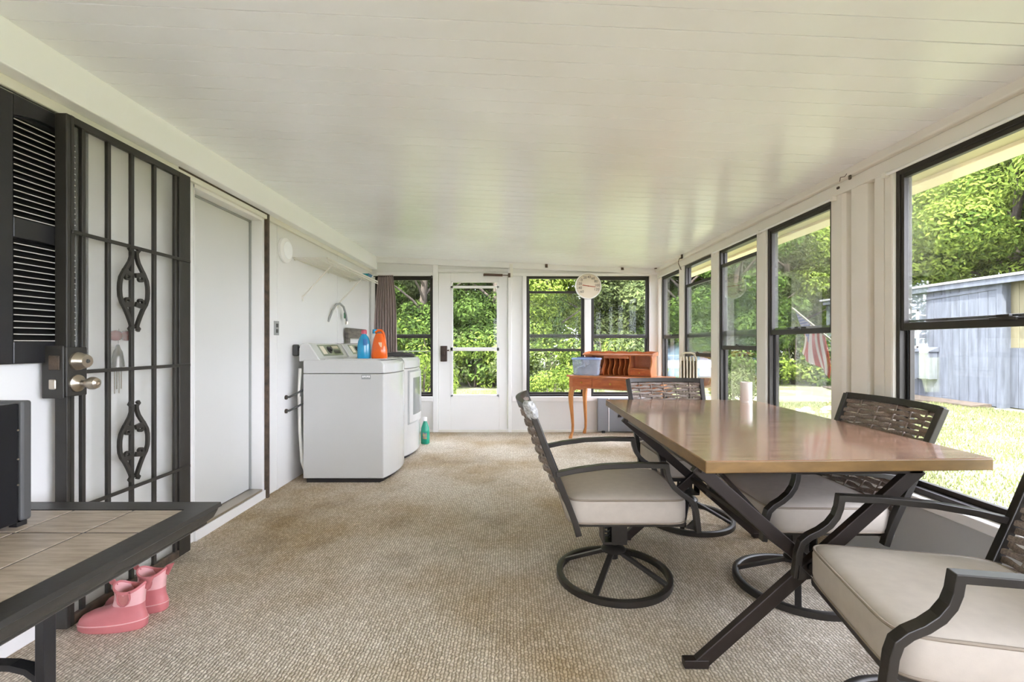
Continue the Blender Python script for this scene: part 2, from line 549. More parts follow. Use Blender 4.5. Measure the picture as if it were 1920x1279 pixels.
t = MB().box(-1.80, -1.012, YB - 0.035, YB, 0.395, 0.455).box(0.0, 1.80, YB - 0.035, YB, 0.395, 0.455)
struct(t.build('trim_5', M['white'], bevel=0.005), 'white sill under the far windows')
t = MB().box(-1.82, -0.95, YB - 0.018, YB, 0, 0.03).box(-0.01, 1.86, YB - 0.018, YB, 0, 0.03)
struct(t.build('baseboard_far', M['offwhite'], bevel=0.004))

def window(name, loc, rotz, w_, z0, z1, meet, drop=0.0, label=None, dusty=False, near_out=False):
    """local x along the wall, y outwards, z up"""
    r = sroot(name, loc, rotz, label)
    j, d = 0.027, 0.062
    f = MB()
    f.box(0, j, 0, d, z0, z1).box(w_ - j, w_, 0, d, z0, z1).box(j, w_ - j, 0, d, z1 - j * 1.1, z1).box(j, w_ - j, 0, d, z0, z0 + j)
    f.build('window_frame', M['bronze'], r, bevel=0.003)
    f = MB()
    for x in (j, w_ - j - 0.012): f.box(x, x + 0.012, 0.031, 0.034, z0 + j, z1 - j)
    f.build('sash_track', M['black'], r)
    g = M['glass_dusty'] if dusty else M['glass']
    def sash(za, zb, y, rb, rt, gm):
        s = MB()
        k = 0.018
        s.box(j, j + k, y, y + 0.024, za, zb).box(w_ - j - k, w_ - j, y, y + 0.024, za, zb)
        s.box(j + k, w_ - j - k, y, y + 0.024, za, za + rb).box(j + k, w_ - j - k, y, y + 0.024, zb - rt, zb)
        so = s.build('sash', M['bronze'], r, bevel=0.002)
        MB().box(j + k - 0.004, w_ - j - k + 0.004, y + 0.010, y + 0.013, za + rb - 0.004, zb - rt + 0.004).build('pane', gm, so)
        return so
    lo = sash(z0 + j * 0.6, meet + 0.02, 0.035, 0.035, 0.045, M['glass'])
    up = sash(meet - 0.03 - drop, z1 - j * 0.7 - drop, 0.006, 0.035, 0.03, g)
    l = MB().box(w_ * 0.45, w_ * 0.55, -0.004, 0.008, meet - 0.004 - drop, meet + 0.008 - drop).box(w_ * 0.48, w_ * 0.53, -0.008, 0.006, meet + 0.008 - drop, meet + 0.018 - drop)
    l.build('sash_lock', M['iron'], up, bevel=0.002)
    return r
window('window_1', (-1.762, YB + 0.012, 0), 0, 0.752, WZ0, WZ1, 1.235, 0.0, 'bronze framed window behind the mauve curtain')
# under the upper pane a second rail is seen lower down
MB().box(0.05, 0.70, 0.075, 0.082, 1.028, 1.042).build('screen_rail', M['offwhite'], bpy.data.objects['window_1'])
window('window_2', (0.183, YB + 0.012, 0), 0, 0.752, WZ0, WZ1, 1.235, 0.17, 'far window with its upper sash lowered', dusty=True)
window('window_3', (1.01, YB + 0.012, 0), 0, 0.755, WZ0, WZ1, 1.235, 0.0, 'far window behind the oak desk hutch')

# storm door in the far wall
sd = sroot('door_2', (-0.945, YB, 0), 0, 'white storm door with two glass panes in the far wall')
x0, x1 = -0.94, -0.055
gx0, gx1, gz0, gz1 = -0.787, -0.165, 0.455, 1.93
f = MB()
f.box(x0, gx0, YB - 0.005, YB + 0.035, 0.03, 2.04).box(gx1, x1, YB - 0.005, YB + 0.035, 0.03, 2.04)
f.box(gx0, gx1, YB - 0.005, YB + 0.035, gz1, 2.04).box(gx0, gx1, YB - 0.005, YB + 0.035, 0.03, gz0)
f.build('door_leaf', M['white'], sd, True, bevel=0.004)
f = MB()
for a, b, c, d in ((gx0, gx0 + 0.03, gz0, gz1), (gx1 - 0.03, gx1, gz0, gz1), (gx0, gx1, gz0, gz0 + 0.025), (gx0, gx1, gz1 - 0.012, gz1),
                   (gx0, gx1, 1.845, 1.875), (gx0, gx1, 1.04, 1.085)):
    f.box(a, b, YB - 0.012, YB + 0.02, c, d)
f.build('glazing_frame', M['white'], sd, True, bevel=0.003)
for a, b in ((gz0 + 0.02, 1.045), (1.08, 1.85), (1.87, gz1 - 0.01)):
    MB().box(gx0 + 0.025, gx1 - 0.025, YB + 0.004, YB + 0.007, a, b).build('pane', M['glass'], sd, True)
MB().box(x0 - 0.003, x1 + 0.003, YB - 0.025, YB + 0.06, 0.0, 0.03).build('threshold', M['offwhite'], sd, True, bevel=0.004)
h = MB().box(-0.915, -0.83, YB - 0.03, YB - 0.005, 0.905, 1.105).box(-0.89, -0.86, YB - 0.05, YB - 0.03, 0.99, 1.04)
h.box(-0.83, -0.80, YB - 0.045, YB - 0.02, 1.04, 1.055)
h.build('door_latch', mat('dark_brown_latch', S(64, 48, 40), 0.5, var=0.2, vscale=30), sd, True, bevel=0.006)
c = MB().tube([(-0.36, YB - 0.05, 2.012), (-0.12, YB - 0.05, 2.005)], 0.016, 10).tube([(-0.12, YB - 0.05, 2.005), (-0.035, YB - 0.045, 2.005)], 0.006, 8)
c.box(-0.365, -0.345, YB - 0.05, YB - 0.005, 2.0, 2.02).box(-0.05, -0.02, YB - 0.06, YB - 0.03, 1.98, 2.03)
c.build('door_closer', M['brownclip'], sd, True, smooth=40)
c = MB().box(-0.03, 0.012, YB - 0.055, YB - 0.03, 1.985, 2.15)
c.build('closer_bracket', M['offwhite'], sd, True, bevel=0.003)

# right wall
w = MB()
w.box(XR, 1.97, YR, YB + 0.1, 0.0, 0.40)
wr = struct(w.build('wall_right', M['kick'], bevel=0.003), 'low grey wall under the right windows')
MB().box(XR - 0.01, 1.975, YR, YB, 1.975, 2.04).build('header', M['post'], wr, bevel=0.004)
MB().box(XR - 0.04, 1.975, YR, YB, 2.04, 2.20).build('header', M['post'], wr, bevel=0.008)
MB().box(XR - 0.035, XR + 0.03, YR, YB, 0.395, 0.44).build('window_sill', M['white'], wr, bevel=0.006)
W = [(5.67, 5.06, 0.0, False), (4.92, 4.25, 0.19, True), (4.10, 3.456, 0.115, True), (3.326, 2.644, 0.0, False), (2.219, 1.25, 0.0, False),
     (1.13, 0.16, 0.0, False), (0.04, -0.93, 0.0, False), (-1.05, -2.3, 0.0, False)]  # last three are unseen, added along the row to admit more daylight
labs = ['narrow right window next to the far corner', 'right window with its upper sash lowered furthest', 'right window behind the white cup with its sash lowered a little',
        'right window with the striped flag outside', 'wide near right window looking onto the grey shed', 'right window', 'right window', 'right window']
for i, (a, b, d, du) in enumerate(W):
    window('window_%d' % (4 + i), (XR + 0.010, a + 0.004, 0), -PI / 2, a - b + 0.008, 0.44, 1.975, 1.225, d, labs[i], dusty=du)
ps = [(5.84, 5.67), (5.06, 4.92), (4.25, 4.10), (3.456, 3.326), (2.27, 2.215), (1.25, 1.13), (0.16, 0.04), (-0.93, -1.05), (-2.3, -2.6)]
for a, b in ps:
    MB().box(XR - 0.005, 1.926, b, a, 0.40, 1.98).build('post', M['post'], wr, bevel=0.01)
c = MB()
prof = [(2.644, 0.0), (2.56, 0.0), (2.54, 0.012), (2.532, 0.04), (2.49, 0.04), (2.487, 0.0), (2.41, 0.0), (2.388, 0.012), (2.38, 0.04), (2.33, 0.04), (2.326, 0.0), (2.27, 0.0)]
poly = [(XR - 0.005 + d, y) for y, d in prof] + [(1.926, 2.27), (1.926, 2.648)]
c.prism(poly, 0.40, 1.98, 'z')
c.build('ribbed_panel', M['post'], wr, smooth=30)
MB().box(XR - 0.012, XR, 2.66, 2.735, 0.0, 0.395).build('panel_strip', M['white'], wr, bevel=0.003)
MB().box(XR - 0.012, XR, 4.15, 4.225, 0.0, 0.395).build('panel_strip', M['white'], wr, bevel=0.003)

# rear wall behind the camera: unseen, its window added to let daylight in
w = MB().box(-1.94, 1.97, YR - 0.1, YR, 0, 0.42).box(-1.94, 1.97, YR - 0.1, YR, 1.98, 2.34)
for a, b in ((-1.94, -0.62), (0.62, 1.97)): w.box(a, b, YR - 0.1, YR, 0.42, 1.98)
struct(w.build('wall_rear', M['wall']))
for i, (a, b) in enumerate(((-0.62, 0.62),)):
    window('window_%d' % (12 + i), (b + 0.004, YR - 0.01, 0), PI, b - a + 0.008, 0.42, 1.98, 1.22, 0.0, 'unseen rear window added to let in daylight')

# roof above, with its overhang outside the right windows
r = MB().prism([(-6.0, 2.36), (2.3, 2.20), (2.3, 2.26), (-6.0, 2.50)], YR - 0.15, YB + 0.35, 'y')
rf = struct(r.build('roof', M['fascia']), 'flat porch roof')
MB().box(1.96, 2.32, YR - 0.15, YB + 0.35, 2.055, 2.075).build('soffit', M['soffit'], rf)
MB().box(2.30, 2.44, YR - 0.15, YB + 0.35, 2.035, 2.24).build('fascia_board', M['fascia'], rf, bevel=0.004)
MB().box(-6.0, 2.40, YB + 0.30, YB + 0.36, 2.10, 2.34).build('fascia_board', M['fascia'], rf, bevel=0.004)
# the house behind the left wall
MB().box(-6.0, -1.95, YR - 0.15, YB + 0.2, -0.1, 2.36).build('house_body', M['wall'], rf)

# ------------------------------------------------------------------ rods, clips
def rod(a, b, label):
    t = thing('curtain_rod', label, 'curtain rod', (XR - 0.02, (a + b) / 2, 1.965))
    MB().tube([(XR - 0.02, a, 1.962), (XR - 0.02, b, 1.962)], 0.0075, 8).build('rod', M['white'], t, True, smooth=40)
    for y in (a, b):
        MB().box(XR - 0.03, XR + 0.0, y - 0.012, y + 0.012, 1.95, 1.976).build('rod_bracket', M['offwhite'], t, True, bevel=0.004)
rod(2.245, 1.20, 'white curtain rod over the wide near right window')
rod(3.39, 2.61, 'white curtain rod over the window with the flag outside')
rod(4.17, 3.40, 'white curtain rod over the window behind the white cup')
rod(5.72, 5.0, 'white curtain rod over the narrow window beside the far corner')
def clip(x, y, z, face, label, hook=False):
    t = thing('ceiling_clip', label, 'clip', (x, y, z), {'f': 0, 'r': -PI / 2}[face], 'brown clips under the ceiling edge')
    b = MB().box(-0.016, 0.016, -0.012, 0.0, -0.035, 0.035).box(-0.016, 0.016, -0.028, -0.012, -0.035, -0.026)
    b.build('clip_plate', M['brownclip'], t, bevel=0.003)
    MB().lathe([(0.007, -0.02), (0.007, -0.012)], 8, (0, 0, 0.016), 'y').build('screw', M['steel'], t)
    if hook:
        MB().tube([(0, -0.03, -0.03), (-0.02, -0.035, -0.06), (0.0, -0.04, -0.09), (0.045, -0.03, -0.16)], 0.004, 6).build('hook_wire', M['brownclip'], t, smooth=40)
clip(bx(1024), YB - 0.05, 2.135, 'f', 'brown ceiling clip above the left of the far window pair')
clip(bx(1165), YB - 0.05, 2.105, 'f', 'brown ceiling clip right of the dial thermometer')
clip(XR - 0.04, 5.72, 2.11, 'r', 'brown ceiling clip in the far right corner')
clip(XR - 0.04, 4.86, 2.075, 'r', 'brown ceiling clip with dangling wire hook over right window', True)
hk = thing('header_hook', 'dark rusty hook and cup on the header over the ribbed wall section', 'hook', (XR - 0.04, 2.44, 2.03))
MB().tube([(XR - 0.045, 2.52, 2.03), (XR - 0.055, 2.50, 2.045), (XR - 0.05, 2.475, 2.04), (XR - 0.05, 2.46, 2.05)], 0.0018, 6).build('hook_wire', M['brownclip'], hk, True, smooth=40)
MB().box(XR - 0.05, XR - 0.04, 2.435, 2.452, 2.012, 2.038).build('hook_cup', M['rust'], hk, True, bevel=0.005)
MB().box(XR - 0.045, XR - 0.035, 2.53, 2.548, 1.994, 2.008).build('hook_base', M['rust'], hk, True, bevel=0.004)

# ================================================================== LEFT WALL THINGS
M['slat'] = mat('glossy_black_slat', S(32, 31, 30), 0.55, var=0.15, spec=0.3)
M['slatglint'] = mat('painted_edge_glint', S(196, 194, 186), 0.5, var=0.15, vscale=20)  # pale strip paints the window glint along each slat nose
# black louvred shutter
sh = thing('window_shutter', 'black louvred shutter on the left wall, partly behind the iron door', 'shutter', (-1.80, 1.75, 1.057))
X0, X1 = -1.818, -1.79
MB().box(X0, X1, 1.56, 1.634, 1.057, 2.03).build('stile', M['black'], sh, True, bevel=0.004)
MB().box(X0, X1, 1.865, 1.925, 1.057, 2.03).build('stile', M['black'], sh, True, bevel=0.004)
MB().box(X0, X1 - 0.001, 1.634, 1.865, 1.057, 1.14).build('rail', M['black'], sh, True, bevel=0.004)
MB().box(X0, X1 - 0.001, 1.634, 1.865, 1.515, 1.59).build('rail', M['black'], sh, True, bevel=0.004)
arc = [(1.634, 2.03), (1.634, 1.955)] + [(1.634 + 0.231 * i / 10, 1.955 + 0.022 * math.sin(PI * i / 10)) for i in range(1, 10)] + [(1.865, 1.955), (1.865, 2.03)]
MB().prism(arc, X0, X1 - 0.001, 'x').build('rail', M['black'], sh, True)
MB().box(X0, X0 + 0.004, 1.634, 1.865, 1.1, 2.0).build('backing', M['black'], sh, True)
sl = None
for za, zb in ((1.14, 1.515), (1.59, 1.962)):
    n = int(round((zb - za) / 0.0235))
    for i in range(n):
        z = za + (i + 0.5) * (zb - za) / n
        if sl is None:
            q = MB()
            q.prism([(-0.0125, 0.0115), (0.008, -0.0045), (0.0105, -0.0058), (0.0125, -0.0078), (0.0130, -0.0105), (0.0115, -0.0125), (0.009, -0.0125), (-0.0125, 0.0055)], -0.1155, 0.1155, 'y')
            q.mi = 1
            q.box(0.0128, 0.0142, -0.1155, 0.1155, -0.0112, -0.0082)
            sl = q.build('slat', [M['slat'], M['slatglint']], sh, smooth=60)
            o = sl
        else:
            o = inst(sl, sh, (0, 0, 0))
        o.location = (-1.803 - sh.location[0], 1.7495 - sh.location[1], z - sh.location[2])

# iron security door swung open against the wall
DX = -1.745
sdoor = thing('security_door', 'dark iron security screen door folded open against the left wall', 'security door', (DX, 2.12, 0))
MB().box(DX - 0.045, DX + 0.002, 1.78, 1.798, 0.012, 2.035).build('lock_stile', M['iron'], sdoor, True, bevel=0.003)
MB().box(DX - 0.02, DX + 0.002, 2.385, 2.468, 0.012, 2.035).build('hinge_stile', M['iron'], sdoor, True, bevel=0.003)
MB().box(DX - 0.02, DX + 0.002, 1.812, 2.385, 2.005, 2.035).build('top_rail', M['iron'], sdoor, True, bevel=0.003)
MB().box(DX - 0.02, DX + 0.002, 1.812, 2.385, 0.012, 0.05).build('bottom_rail', M['rust'], sdoor, True, bevel=0.003)
MB().box(DX - 0.02, DX + 0.002, 1.798, 1.812, 0.012, 2.035).build('bar', M['iron'], sdoor, True)
for y in (1.856, 1.974, 2.096, 2.228, 2.366):
    MB().box(DX - 0.016, DX - 0.001, y - 0.0085, y + 0.0085, 0.05, 2.005).build('bar', M['iron'], sdoor, True, bevel=0.002)
for z in (1.575, 1.017, 0.472):
    MB().box(DX - 0.001, DX + 0.008, 1.80, 2.46, z - 0.008, z + 0.008).build('cross_bar', M['iron'], sdoor, True, bevel=0.002)
MB().add([(DX - 0.021, 1.80, 0.04), (DX - 0.021, 2.39, 0.04), (DX - 0.021, 2.39, 2.01), (DX - 0.021, 1.80, 2.01)], [(0, 1, 2, 3)]).build('insect_screen', M['screen'], sdoor, True)
def ornament(zt, zb):
    o = MB()
    y0, H_ = 2.096, zt - zb
    def P(u, t): return (DX + 0.004, y0 + u, zt - t * H_)
    prof = [(0.012, 0.03), (0.014, 0.10), (0.024, 0.17), (0.042, 0.24), (0.058, 0.30), (0.071, 0.36), (0.077, 0.43), (0.078, 0.50), (0.076, 0.57), (0.066, 0.64), (0.050, 0.70), (0.034, 0.78), (0.020, 0.86), (0.011, 0.93)]
    for s in (-1, 1):
        o.bar([P(s * u, t) for u, t in prof], 0.0145, 0.013, (1, 0, 0))
        for zt_, d in ((0.30, 1), (0.66, -1)):
            sp = []
            for k in range(14):
                a = k / 13 * 1.6 * PI
                rr = 0.020 * (1 - 0.55 * k / 13)
                sp.append(P(s * (0.034 + rr * math.sin(a) * 0.9), zt_ + d * (0.055 - rr * math.cos(a) * 2.1 - 0.01)))
            o.bar(sp, 0.009, 0.012, (1, 0, 0))
            o.bar([P(s * 0.008, zt_ + d * 0.015), P(s * 0.035, zt_), P(s * 0.062, zt_ - d * 0.012)], 0.022, 0.011, (1, 0, 0))
        for t_, d in ((0.0, 1), (0.95, -1)):
            o.bar([P(s * 0.006, t_ + d * 0.06), P(s * 0.018, t_ + d * 0.045), P(s * 0.027, t_ + d * 0.02), P(s * 0.022, t_), P(s * 0.014, t_ + d * 0.012)], 0.009, 0.012, (1, 0, 0))
    o.build('scroll_ornament', M['iron'], sdoor, True)
ornament(1.572, 1.172)
ornament(0.862, 0.486)
lk = MB().box(-1.80, -1.716, 1.752, 1.838, 0.925, 1.118)
lk.box(-1.805, -1.722, 1.745, 1.752, 0.92, 1.123)
lo = lk.build('lock_box', M['iron'], sdoor, True, bevel=0.004)
def lk_(name, mb, m, **k): return mb.build(name, m, lo, **k)
off = sdoor.location
def sub(mb):
    mb.v = [(a - off[0], b - off[1], c - off[2]) for a, b, c in mb.v]
    return mb
lk_('deadbolt', sub(MB().lathe([(0.036, 0.0), (0.035, 0.008), (0.033, 0.01), (0.026, 0.038), (0.024, 0.040), (0.0, 0.041)], 24, (-1.716, 1.797, 1.062), 'x')), M['steel'], smooth=35)
lk_('keyway', sub(MB().lathe([(0.008, 0.0), (0.007, 0.004), (0.0, 0.0042)], 12, (-1.676, 1.797, 1.062), 'x')), M['dgrey'], smooth=35)
lk_('door_knob', sub(MB().lathe([(0.034, 0.0), (0.033, 0.006), (0.02, 0.012), (0.012, 0.02), (0.011, 0.034), (0.018, 0.042), (0.024, 0.054), (0.025, 0.066), (0.02, 0.078), (0.010, 0.083), (0.009, 0.078), (0.0, 0.078)], 24, (-1.716, 1.795, 0.975), 'x')), M['steel'], smooth=35)
lk_('latch_bolt', sub(MB().box(-1.77, -1.745, 1.735, 1.746, 0.955, 0.995)), M['steel'], bevel=0.005)
lk_('bolt_plate', sub(MB().box(-1.775, -1.735, 1.741, 1.746, 1.03, 1.085)), M['rust'], bevel=0.002)

# wind chime hanging behind the bars
wc = thing('wind_chime', 'small wind chime with red beads and glass bell behind door bars', 'wind chime', (-1.79, 2.08, 1.2))
red = mat('dark_red_bead', S(120, 30, 28), 0.25, var=0.2, vscale=30)
for y in (2.06, 2.118):
    MB().lathe([(0.0, -0.024), (0.016, -0.02), (0.024, -0.008), (0.024, 0.008), (0.016, 0.02), (0.0, 0.024)], 16, (-1.794, y, 1.168), 'z').build('bead', red, wc, True, smooth=60)
MB().tube([(-1.793, 2.075, 1.2), (-1.793, 2.07, 1.10)], 0.0012, 5).build('cord', M['grey'], wc, True)
MB().lathe([(0.0, 1.128), (0.006, 1.126), (0.010, 1.11), (0.018, 1.095), (0.022, 1.07), (0.026, 1.04), (0.027, 1.025), (0.02, 1.024)], 16, (-1.793, 2.07, 0), 'z', 0.8, 1.1).build('glass_bell', mat('smoky_glass', S(96, 92, 84), 0.15, 0.4, var=0.5, vscale=60), wc, True, smooth=50)
for k in range(4):
    MB().tube([(-1.793, 2.052 + 0.012 * k, 1.025), (-1.793, 2.052 + 0.012 * k, 0.905 + 0.02 * (k % 2))], 0.0022, 6).build('chime_tube', M['steel'], wc, True, smooth=50)

# wall plate, disc, conduit
dc = thing('wall_disc', 'white round plastic cover on the left wall above the washer', 'wall cover', (XL, 3.62, 1.875))
MB().lathe([(0.085, 0.0), (0.097, 0.006), (0.097, 0.026), (0.088, 0.034), (0.07, 0.038), (0.0, 0.040)], 36, (XL, 3.62, 1.875), 'x').build('cover', M['white'], dc, True, smooth=30)
MB().lathe([(0.068, 0.036), (0.068, 0.042), (0.060, 0.044), (0.0, 0.044)], 36, (XL, 3.62, 1.875), 'x').build('inner_ring', M['beam'], dc, True, smooth=30)
sw = thing('switch_plate', 'grey metal switch plate on the wall beside the white doorway', 'switch', (XL, 3.51, 1.25))
MB().box(XL, XL + 0.006, 3.475, 3.545, 1.197, 1.307).build('plate', M['grey'], sw, True, bevel=0.002)
for z in (1.23, 1.272): MB().box(XL + 0.006, XL + 0.012, 3.498, 3.522, z - 0.014, z + 0.014).build('switch_toggle', M['dgrey'], sw, True, bevel=0.002)
cd = thing('metal_conduit', 'bent grey metal hose sticking out of the wall under the shelf', 'hose', (XL, 4.70, 1.45))
MB().tube([(XL + 0.002, 4.50, 1.35), (XL + 0.03, 4.53, 1.46), (XL + 0.045, 4.60, 1.53), (XL + 0.05, 4.68, 1.545), (XL + 0.05, 4.78, 1.52), (XL + 0.05, 4.85, 1.44), (XL + 0.05, 4.88, 1.37)], 0.011, 10).build('hose', M['grey'], cd, True, smooth=60)
MB().lathe([(0.014, 0.0), (0.014, 0.03), (0.009, 0.035), (0.0, 0.035)], 12, (XL + 0.05, 4.88, 1.34), 'z').build('hose_nozzle', M['steel'], cd, True, smooth=40)
MB().box(XL + 0.045, XL + 0.05, 4.80, 4.84, 1.40, 1.46).build('green_tag', mat('green_tag', S(70, 110, 84), 0.6), cd, True)

# wire shelf
ws = thing('wire_shelf', 'white wire shelf with diagonal braces on the left wall over the washer', 'shelf', (XL, 4.45, 1.84))
SZ, SY0, SY1, SX = 1.845, 3.76, 5.16, -1.525
wire = mat('white_coated_wire', S(226, 222, 212), 0.35, var=0.04)
for x in (XL + 0.012, XL + 0.10, XL + 0.20, SX - 0.006, SX):
    z = SZ - 0.006
    MB().tube([(x, SY0, z), (x, SY1, z)], 0.0042, 6).build('long_wire', wire, ws, True, smooth=60)
MB().tube([(SX + 0.004, SY0, SZ - 0.034), (SX + 0.004, SY1, SZ - 0.034)], 0.0045, 6).build('long_wire', wire, ws, True, smooth=60)
cw = None
n = int((SY1 - SY0) / 0.0285)
for i in range(n + 1):
    y = SY0 + (SY1 - SY0) * i / n
    if cw is None:
        cw = MB().tube([(XL + 0.004 - ws.location[0], 0, 0), (SX - ws.location[0], 0, 0), (SX + 0.004 - ws.location[0], 0, -0.004), (SX + 0.004 - ws.location[0], 0, -0.036)], 0.0022, 5).build('cross_wire', wire, ws, smooth=60)
        o = cw
    else:
        o = inst(cw, ws, (0, 0, 0))
    o.location = (0, y - ws.location[1], SZ - ws.location[2])
for y in (3.95, 4.74):
    MB().tube([(SX - 0.02, y, SZ - 0.012), (XL + 0.006, y, 1.54)], 0.007, 8).build('brace', wire, ws, True, smooth=60)
    MB().box(XL, XL + 0.008, y - 0.01, y + 0.01, 1.50, 1.55).build('brace_foot', wire, ws, True, bevel=0.002)
for y in (3.8, 4.5, 5.1):
    MB().box(XL, XL + 0.014, y - 0.01, y + 0.01, SZ - 0.018, SZ + 0.01).build('wall_clip', wire, ws, True, bevel=0.002)
tl = thing('dustpan', 'small teal and blue plastic dustpan on the far end of the wire shelf', 'dustpan', (-1.66, 5.05, SZ + 0.003))
teal = mat('teal_plastic', S(20, 130, 140), 0.35, var=0.1, vscale=12)
q = MB().prism([(-0.10, 0.0), (0.06, 0.0), (0.10, 0.05), (0.095, 0.055), (0.05, 0.012), (-0.10, 0.006)], -0.09, 0.05, 'y')
q.build('pan', mat('blue_plastic', S(18, 96, 150), 0.35, var=0.05), tl, bevel=0.003)
MB().box(-0.10, 0.09, -0.095, -0.085, 0.0, 0.05).build('pan_side', teal, tl, bevel=0.004)
MB().tube([(0.0, -0.02, 0.03), (-0.06, -0.03, 0.075), (-0.13, -0.04, 0.09)], 0.012, 8).build('pan_handle', teal, tl, smooth=50)

# ================================================================== FAR WALL THINGS
# curtain
ct = thing('curtain', 'mauve grey cloth curtain gathered at the left of the far window', 'curtain', (-1.6, YB - 0.07, 1.0))
q = MB()
nx, nz_ = 56, 26
vs_, fs = [], []
for side in (0, 1):
    for j in range(nz_ + 1):
        t = j / nz_
        z = 2.0 - t * 1.04
        xa = -1.70 - 0.055 * math.sin(min(1, t * 1.4) * PI / 2)
        xb = -1.50 + 0.06 * t + 0.012 * math.sin(t * 5)
        for i in range(nx + 1):
            u = i / nx
            x = xa + (xb - xa) * u
            y = YB - 0.075 + (0.014 + 0.008 * t) * math.sin(u * 9 * 2 * PI + 1.2 * math.sin(t * 3 + u * 4)) + 0.01 * math.sin(u * 5 + t * 4)
            vs_.append((x, y - 0.003 * side, z))
k = (nx + 1) * (nz_ + 1)
for side in (0, 1):
    for j in range(nz_):
        for i in range(nx):
            a = side * k + j * (nx + 1) + i
            fs.append((a, a + 1, a + nx + 2, a + nx + 1))
for j in range(nz_):
    for i in (0, nx):
        a = j * (nx + 1) + i
        fs.append((a, a + nx + 1, a + nx + 1 + k, a + k))
for i in range(nx):
    for j in (0, nz_):
        a = j * (nx + 1) + i
        fs.append((a, a + 1, a + 1 + k, a + k))
q.add(vs_, fs).build('cloth', M['curtain'], ct, True, smooth=80)
MB().tube([(-1.76, YB - 0.075, 1.985), (-1.02, YB - 0.075, 1.985)], 0.006, 8).build('curtain_rail', M['bronze'], ct, True, smooth=50)
MB().box(-1.775, -1.755, YB - 0.09, YB - 0.02, 1.965, 2.0).build('rail_bracket', M['white'], ct, True, bevel=0.003)
MB().box(-1.025, -1.012, YB - 0.085, YB - 0.028, 1.972, 1.998).build('rail_bracket', M['bronze'], ct, True, bevel=0.003)

# dial thermometer
TX, TZ, TY = bx(1101.5), bz(537.5), YB - 0.075
th = thing('dial_thermometer', 'large round white dial thermometer between the far windows', 'thermometer', (TX, YB - 0.03, TZ))
face = mat('thermometer_face', S(226, 214, 196), 0.4, var=0.03, vscale=8)
MB().lathe([(0.0, YB - 0.028), (0.158, YB - 0.028), (0.166, YB - 0.036), (0.168, YB - 0.058), (0.163, TY), (0.157, TY), (0.154, TY + 0.01)], 56, (TX, 0, TZ), 'y').build('rim', M['white'], th, True, smooth=35)
MB().lathe([(0.155, TY + 0.012), (0.155, TY + 0.009), (0.0, TY + 0.009)], 56, (TX, 0, TZ), 'y').build('dial_face', face, th, True)
ink = mat('dial_ink', S(70, 62, 56), 0.6)
redp = mat('red_pointer', S(176, 82, 58), 0.4)
def text_mesh(s, size, m, parent, loc, rot, name='numeral', ext=0.0008):
    cu = bpy.data.curves.new(name, 'FONT')
    cu.body = s
    cu.size = size
    cu.extrude = ext
    cu.align_x = 'CENTER'
    cu.align_y = 'CENTER'
    cu.resolution_u = 3
    o = bpy.data.objects.new('tmp', cu)
    sc.collection.objects.link(o)
    dg = bpy.context.evaluated_depsgraph_get()
    me = bpy.data.meshes.new_from_object(o.evaluated_get(dg))
    bpy.data.objects.remove(o)
    me.materials.clear()
    me.materials.append(m)
    r_ = bpy.data.objects.new(name, me)
    sc.collection.objects.link(r_)
    r_.parent = parent
    r_.location = loc
    r_.rotation_euler = rot
    return r_
for k, s in enumerate(('-60', '-40', '-20', '0', '20', '40', '60', '80', '100', '120')):
    a = math.radians(-130 + 243 * k / 9.0)
    text_mesh(s, 0.045, ink, th, (0.113 * math.sin(a), TY + 0.007 - th.location[1], 0.113 * math.cos(a)), (PI / 2, 0, 0))
for k in range(0, 46):
    a = math.radians(-130 + 243 * k / 45.0)
    if k == 0: 
        tk = MB().box(-0.001, 0.001, -0.0008, 0, 0.142, 0.151).build('tick_mark', ink, th)
        o = tk
    else:
        o = inst(tk, th, (0, 0, 0))
    o.location = (0, TY + 0.009 - th.location[1], 0)
    o.rotation_euler = (0, a, 0)
a = math.radians(98)
q = MB().add([(-0.004, 0, 0.09), (0.004, 0, 0.09), (0.0055, 0, -0.075), (-0.0055, 0, -0.075), (-0.0015, -0.002, 0.09), (0.0015, -0.002, 0.09), (0.0055, -0.002, -0.075), (-0.0055, -0.002, -0.075)],
             [(0, 1, 2, 3), (4, 5, 6, 7), (0, 1, 5, 4), (1, 2, 6, 5), (2, 3, 7, 6), (3, 0, 4, 7)])
o = q.build('pointer', redp, th)
o.location = (0, TY + 0.005 - th.location[1], 0)
o.rotation_euler = (0, a, 0)
MB().lathe([(0.008, TY + 0.009), (0.007, TY + 0.001), (0.0, TY + 0.001)], 16, (TX, 0, TZ), 'y').build('pointer_hub', redp, th, True, smooth=40)

# grey panel leaning under the desk
gp = thing('leaning_board', 'flat dark grey panel with black latch leaning on the far wall under the desk', 'panel', (1.45, YB - 0.06, 0.0))
gm = mat('blue_grey_panel', S(128, 130, 134), 0.55, var=0.04)
MB().box(1.085, 1.755, YB - 0.075, YB - 0.045, 0.02, 0.44).build('board', gm, gp, True, bevel=0.006)
MB().box(1.222, 1.232, YB - 0.08, YB - 0.074, 0.02, 0.44).build('joint_strip', M['white'], gp, True)
MB().box(1.345, 1.385, YB - 0.088, YB - 0.074, 0.20, 0.235).build('latch', M['black'], gp, True, bevel=0.003)
for x in (1.16, 1.62): MB().box(x - 0.02, x + 0.02, YB - 0.08, YB - 0.04, 0.0, 0.03).build('foot', M['black'], gp, True, bevel=0.004)
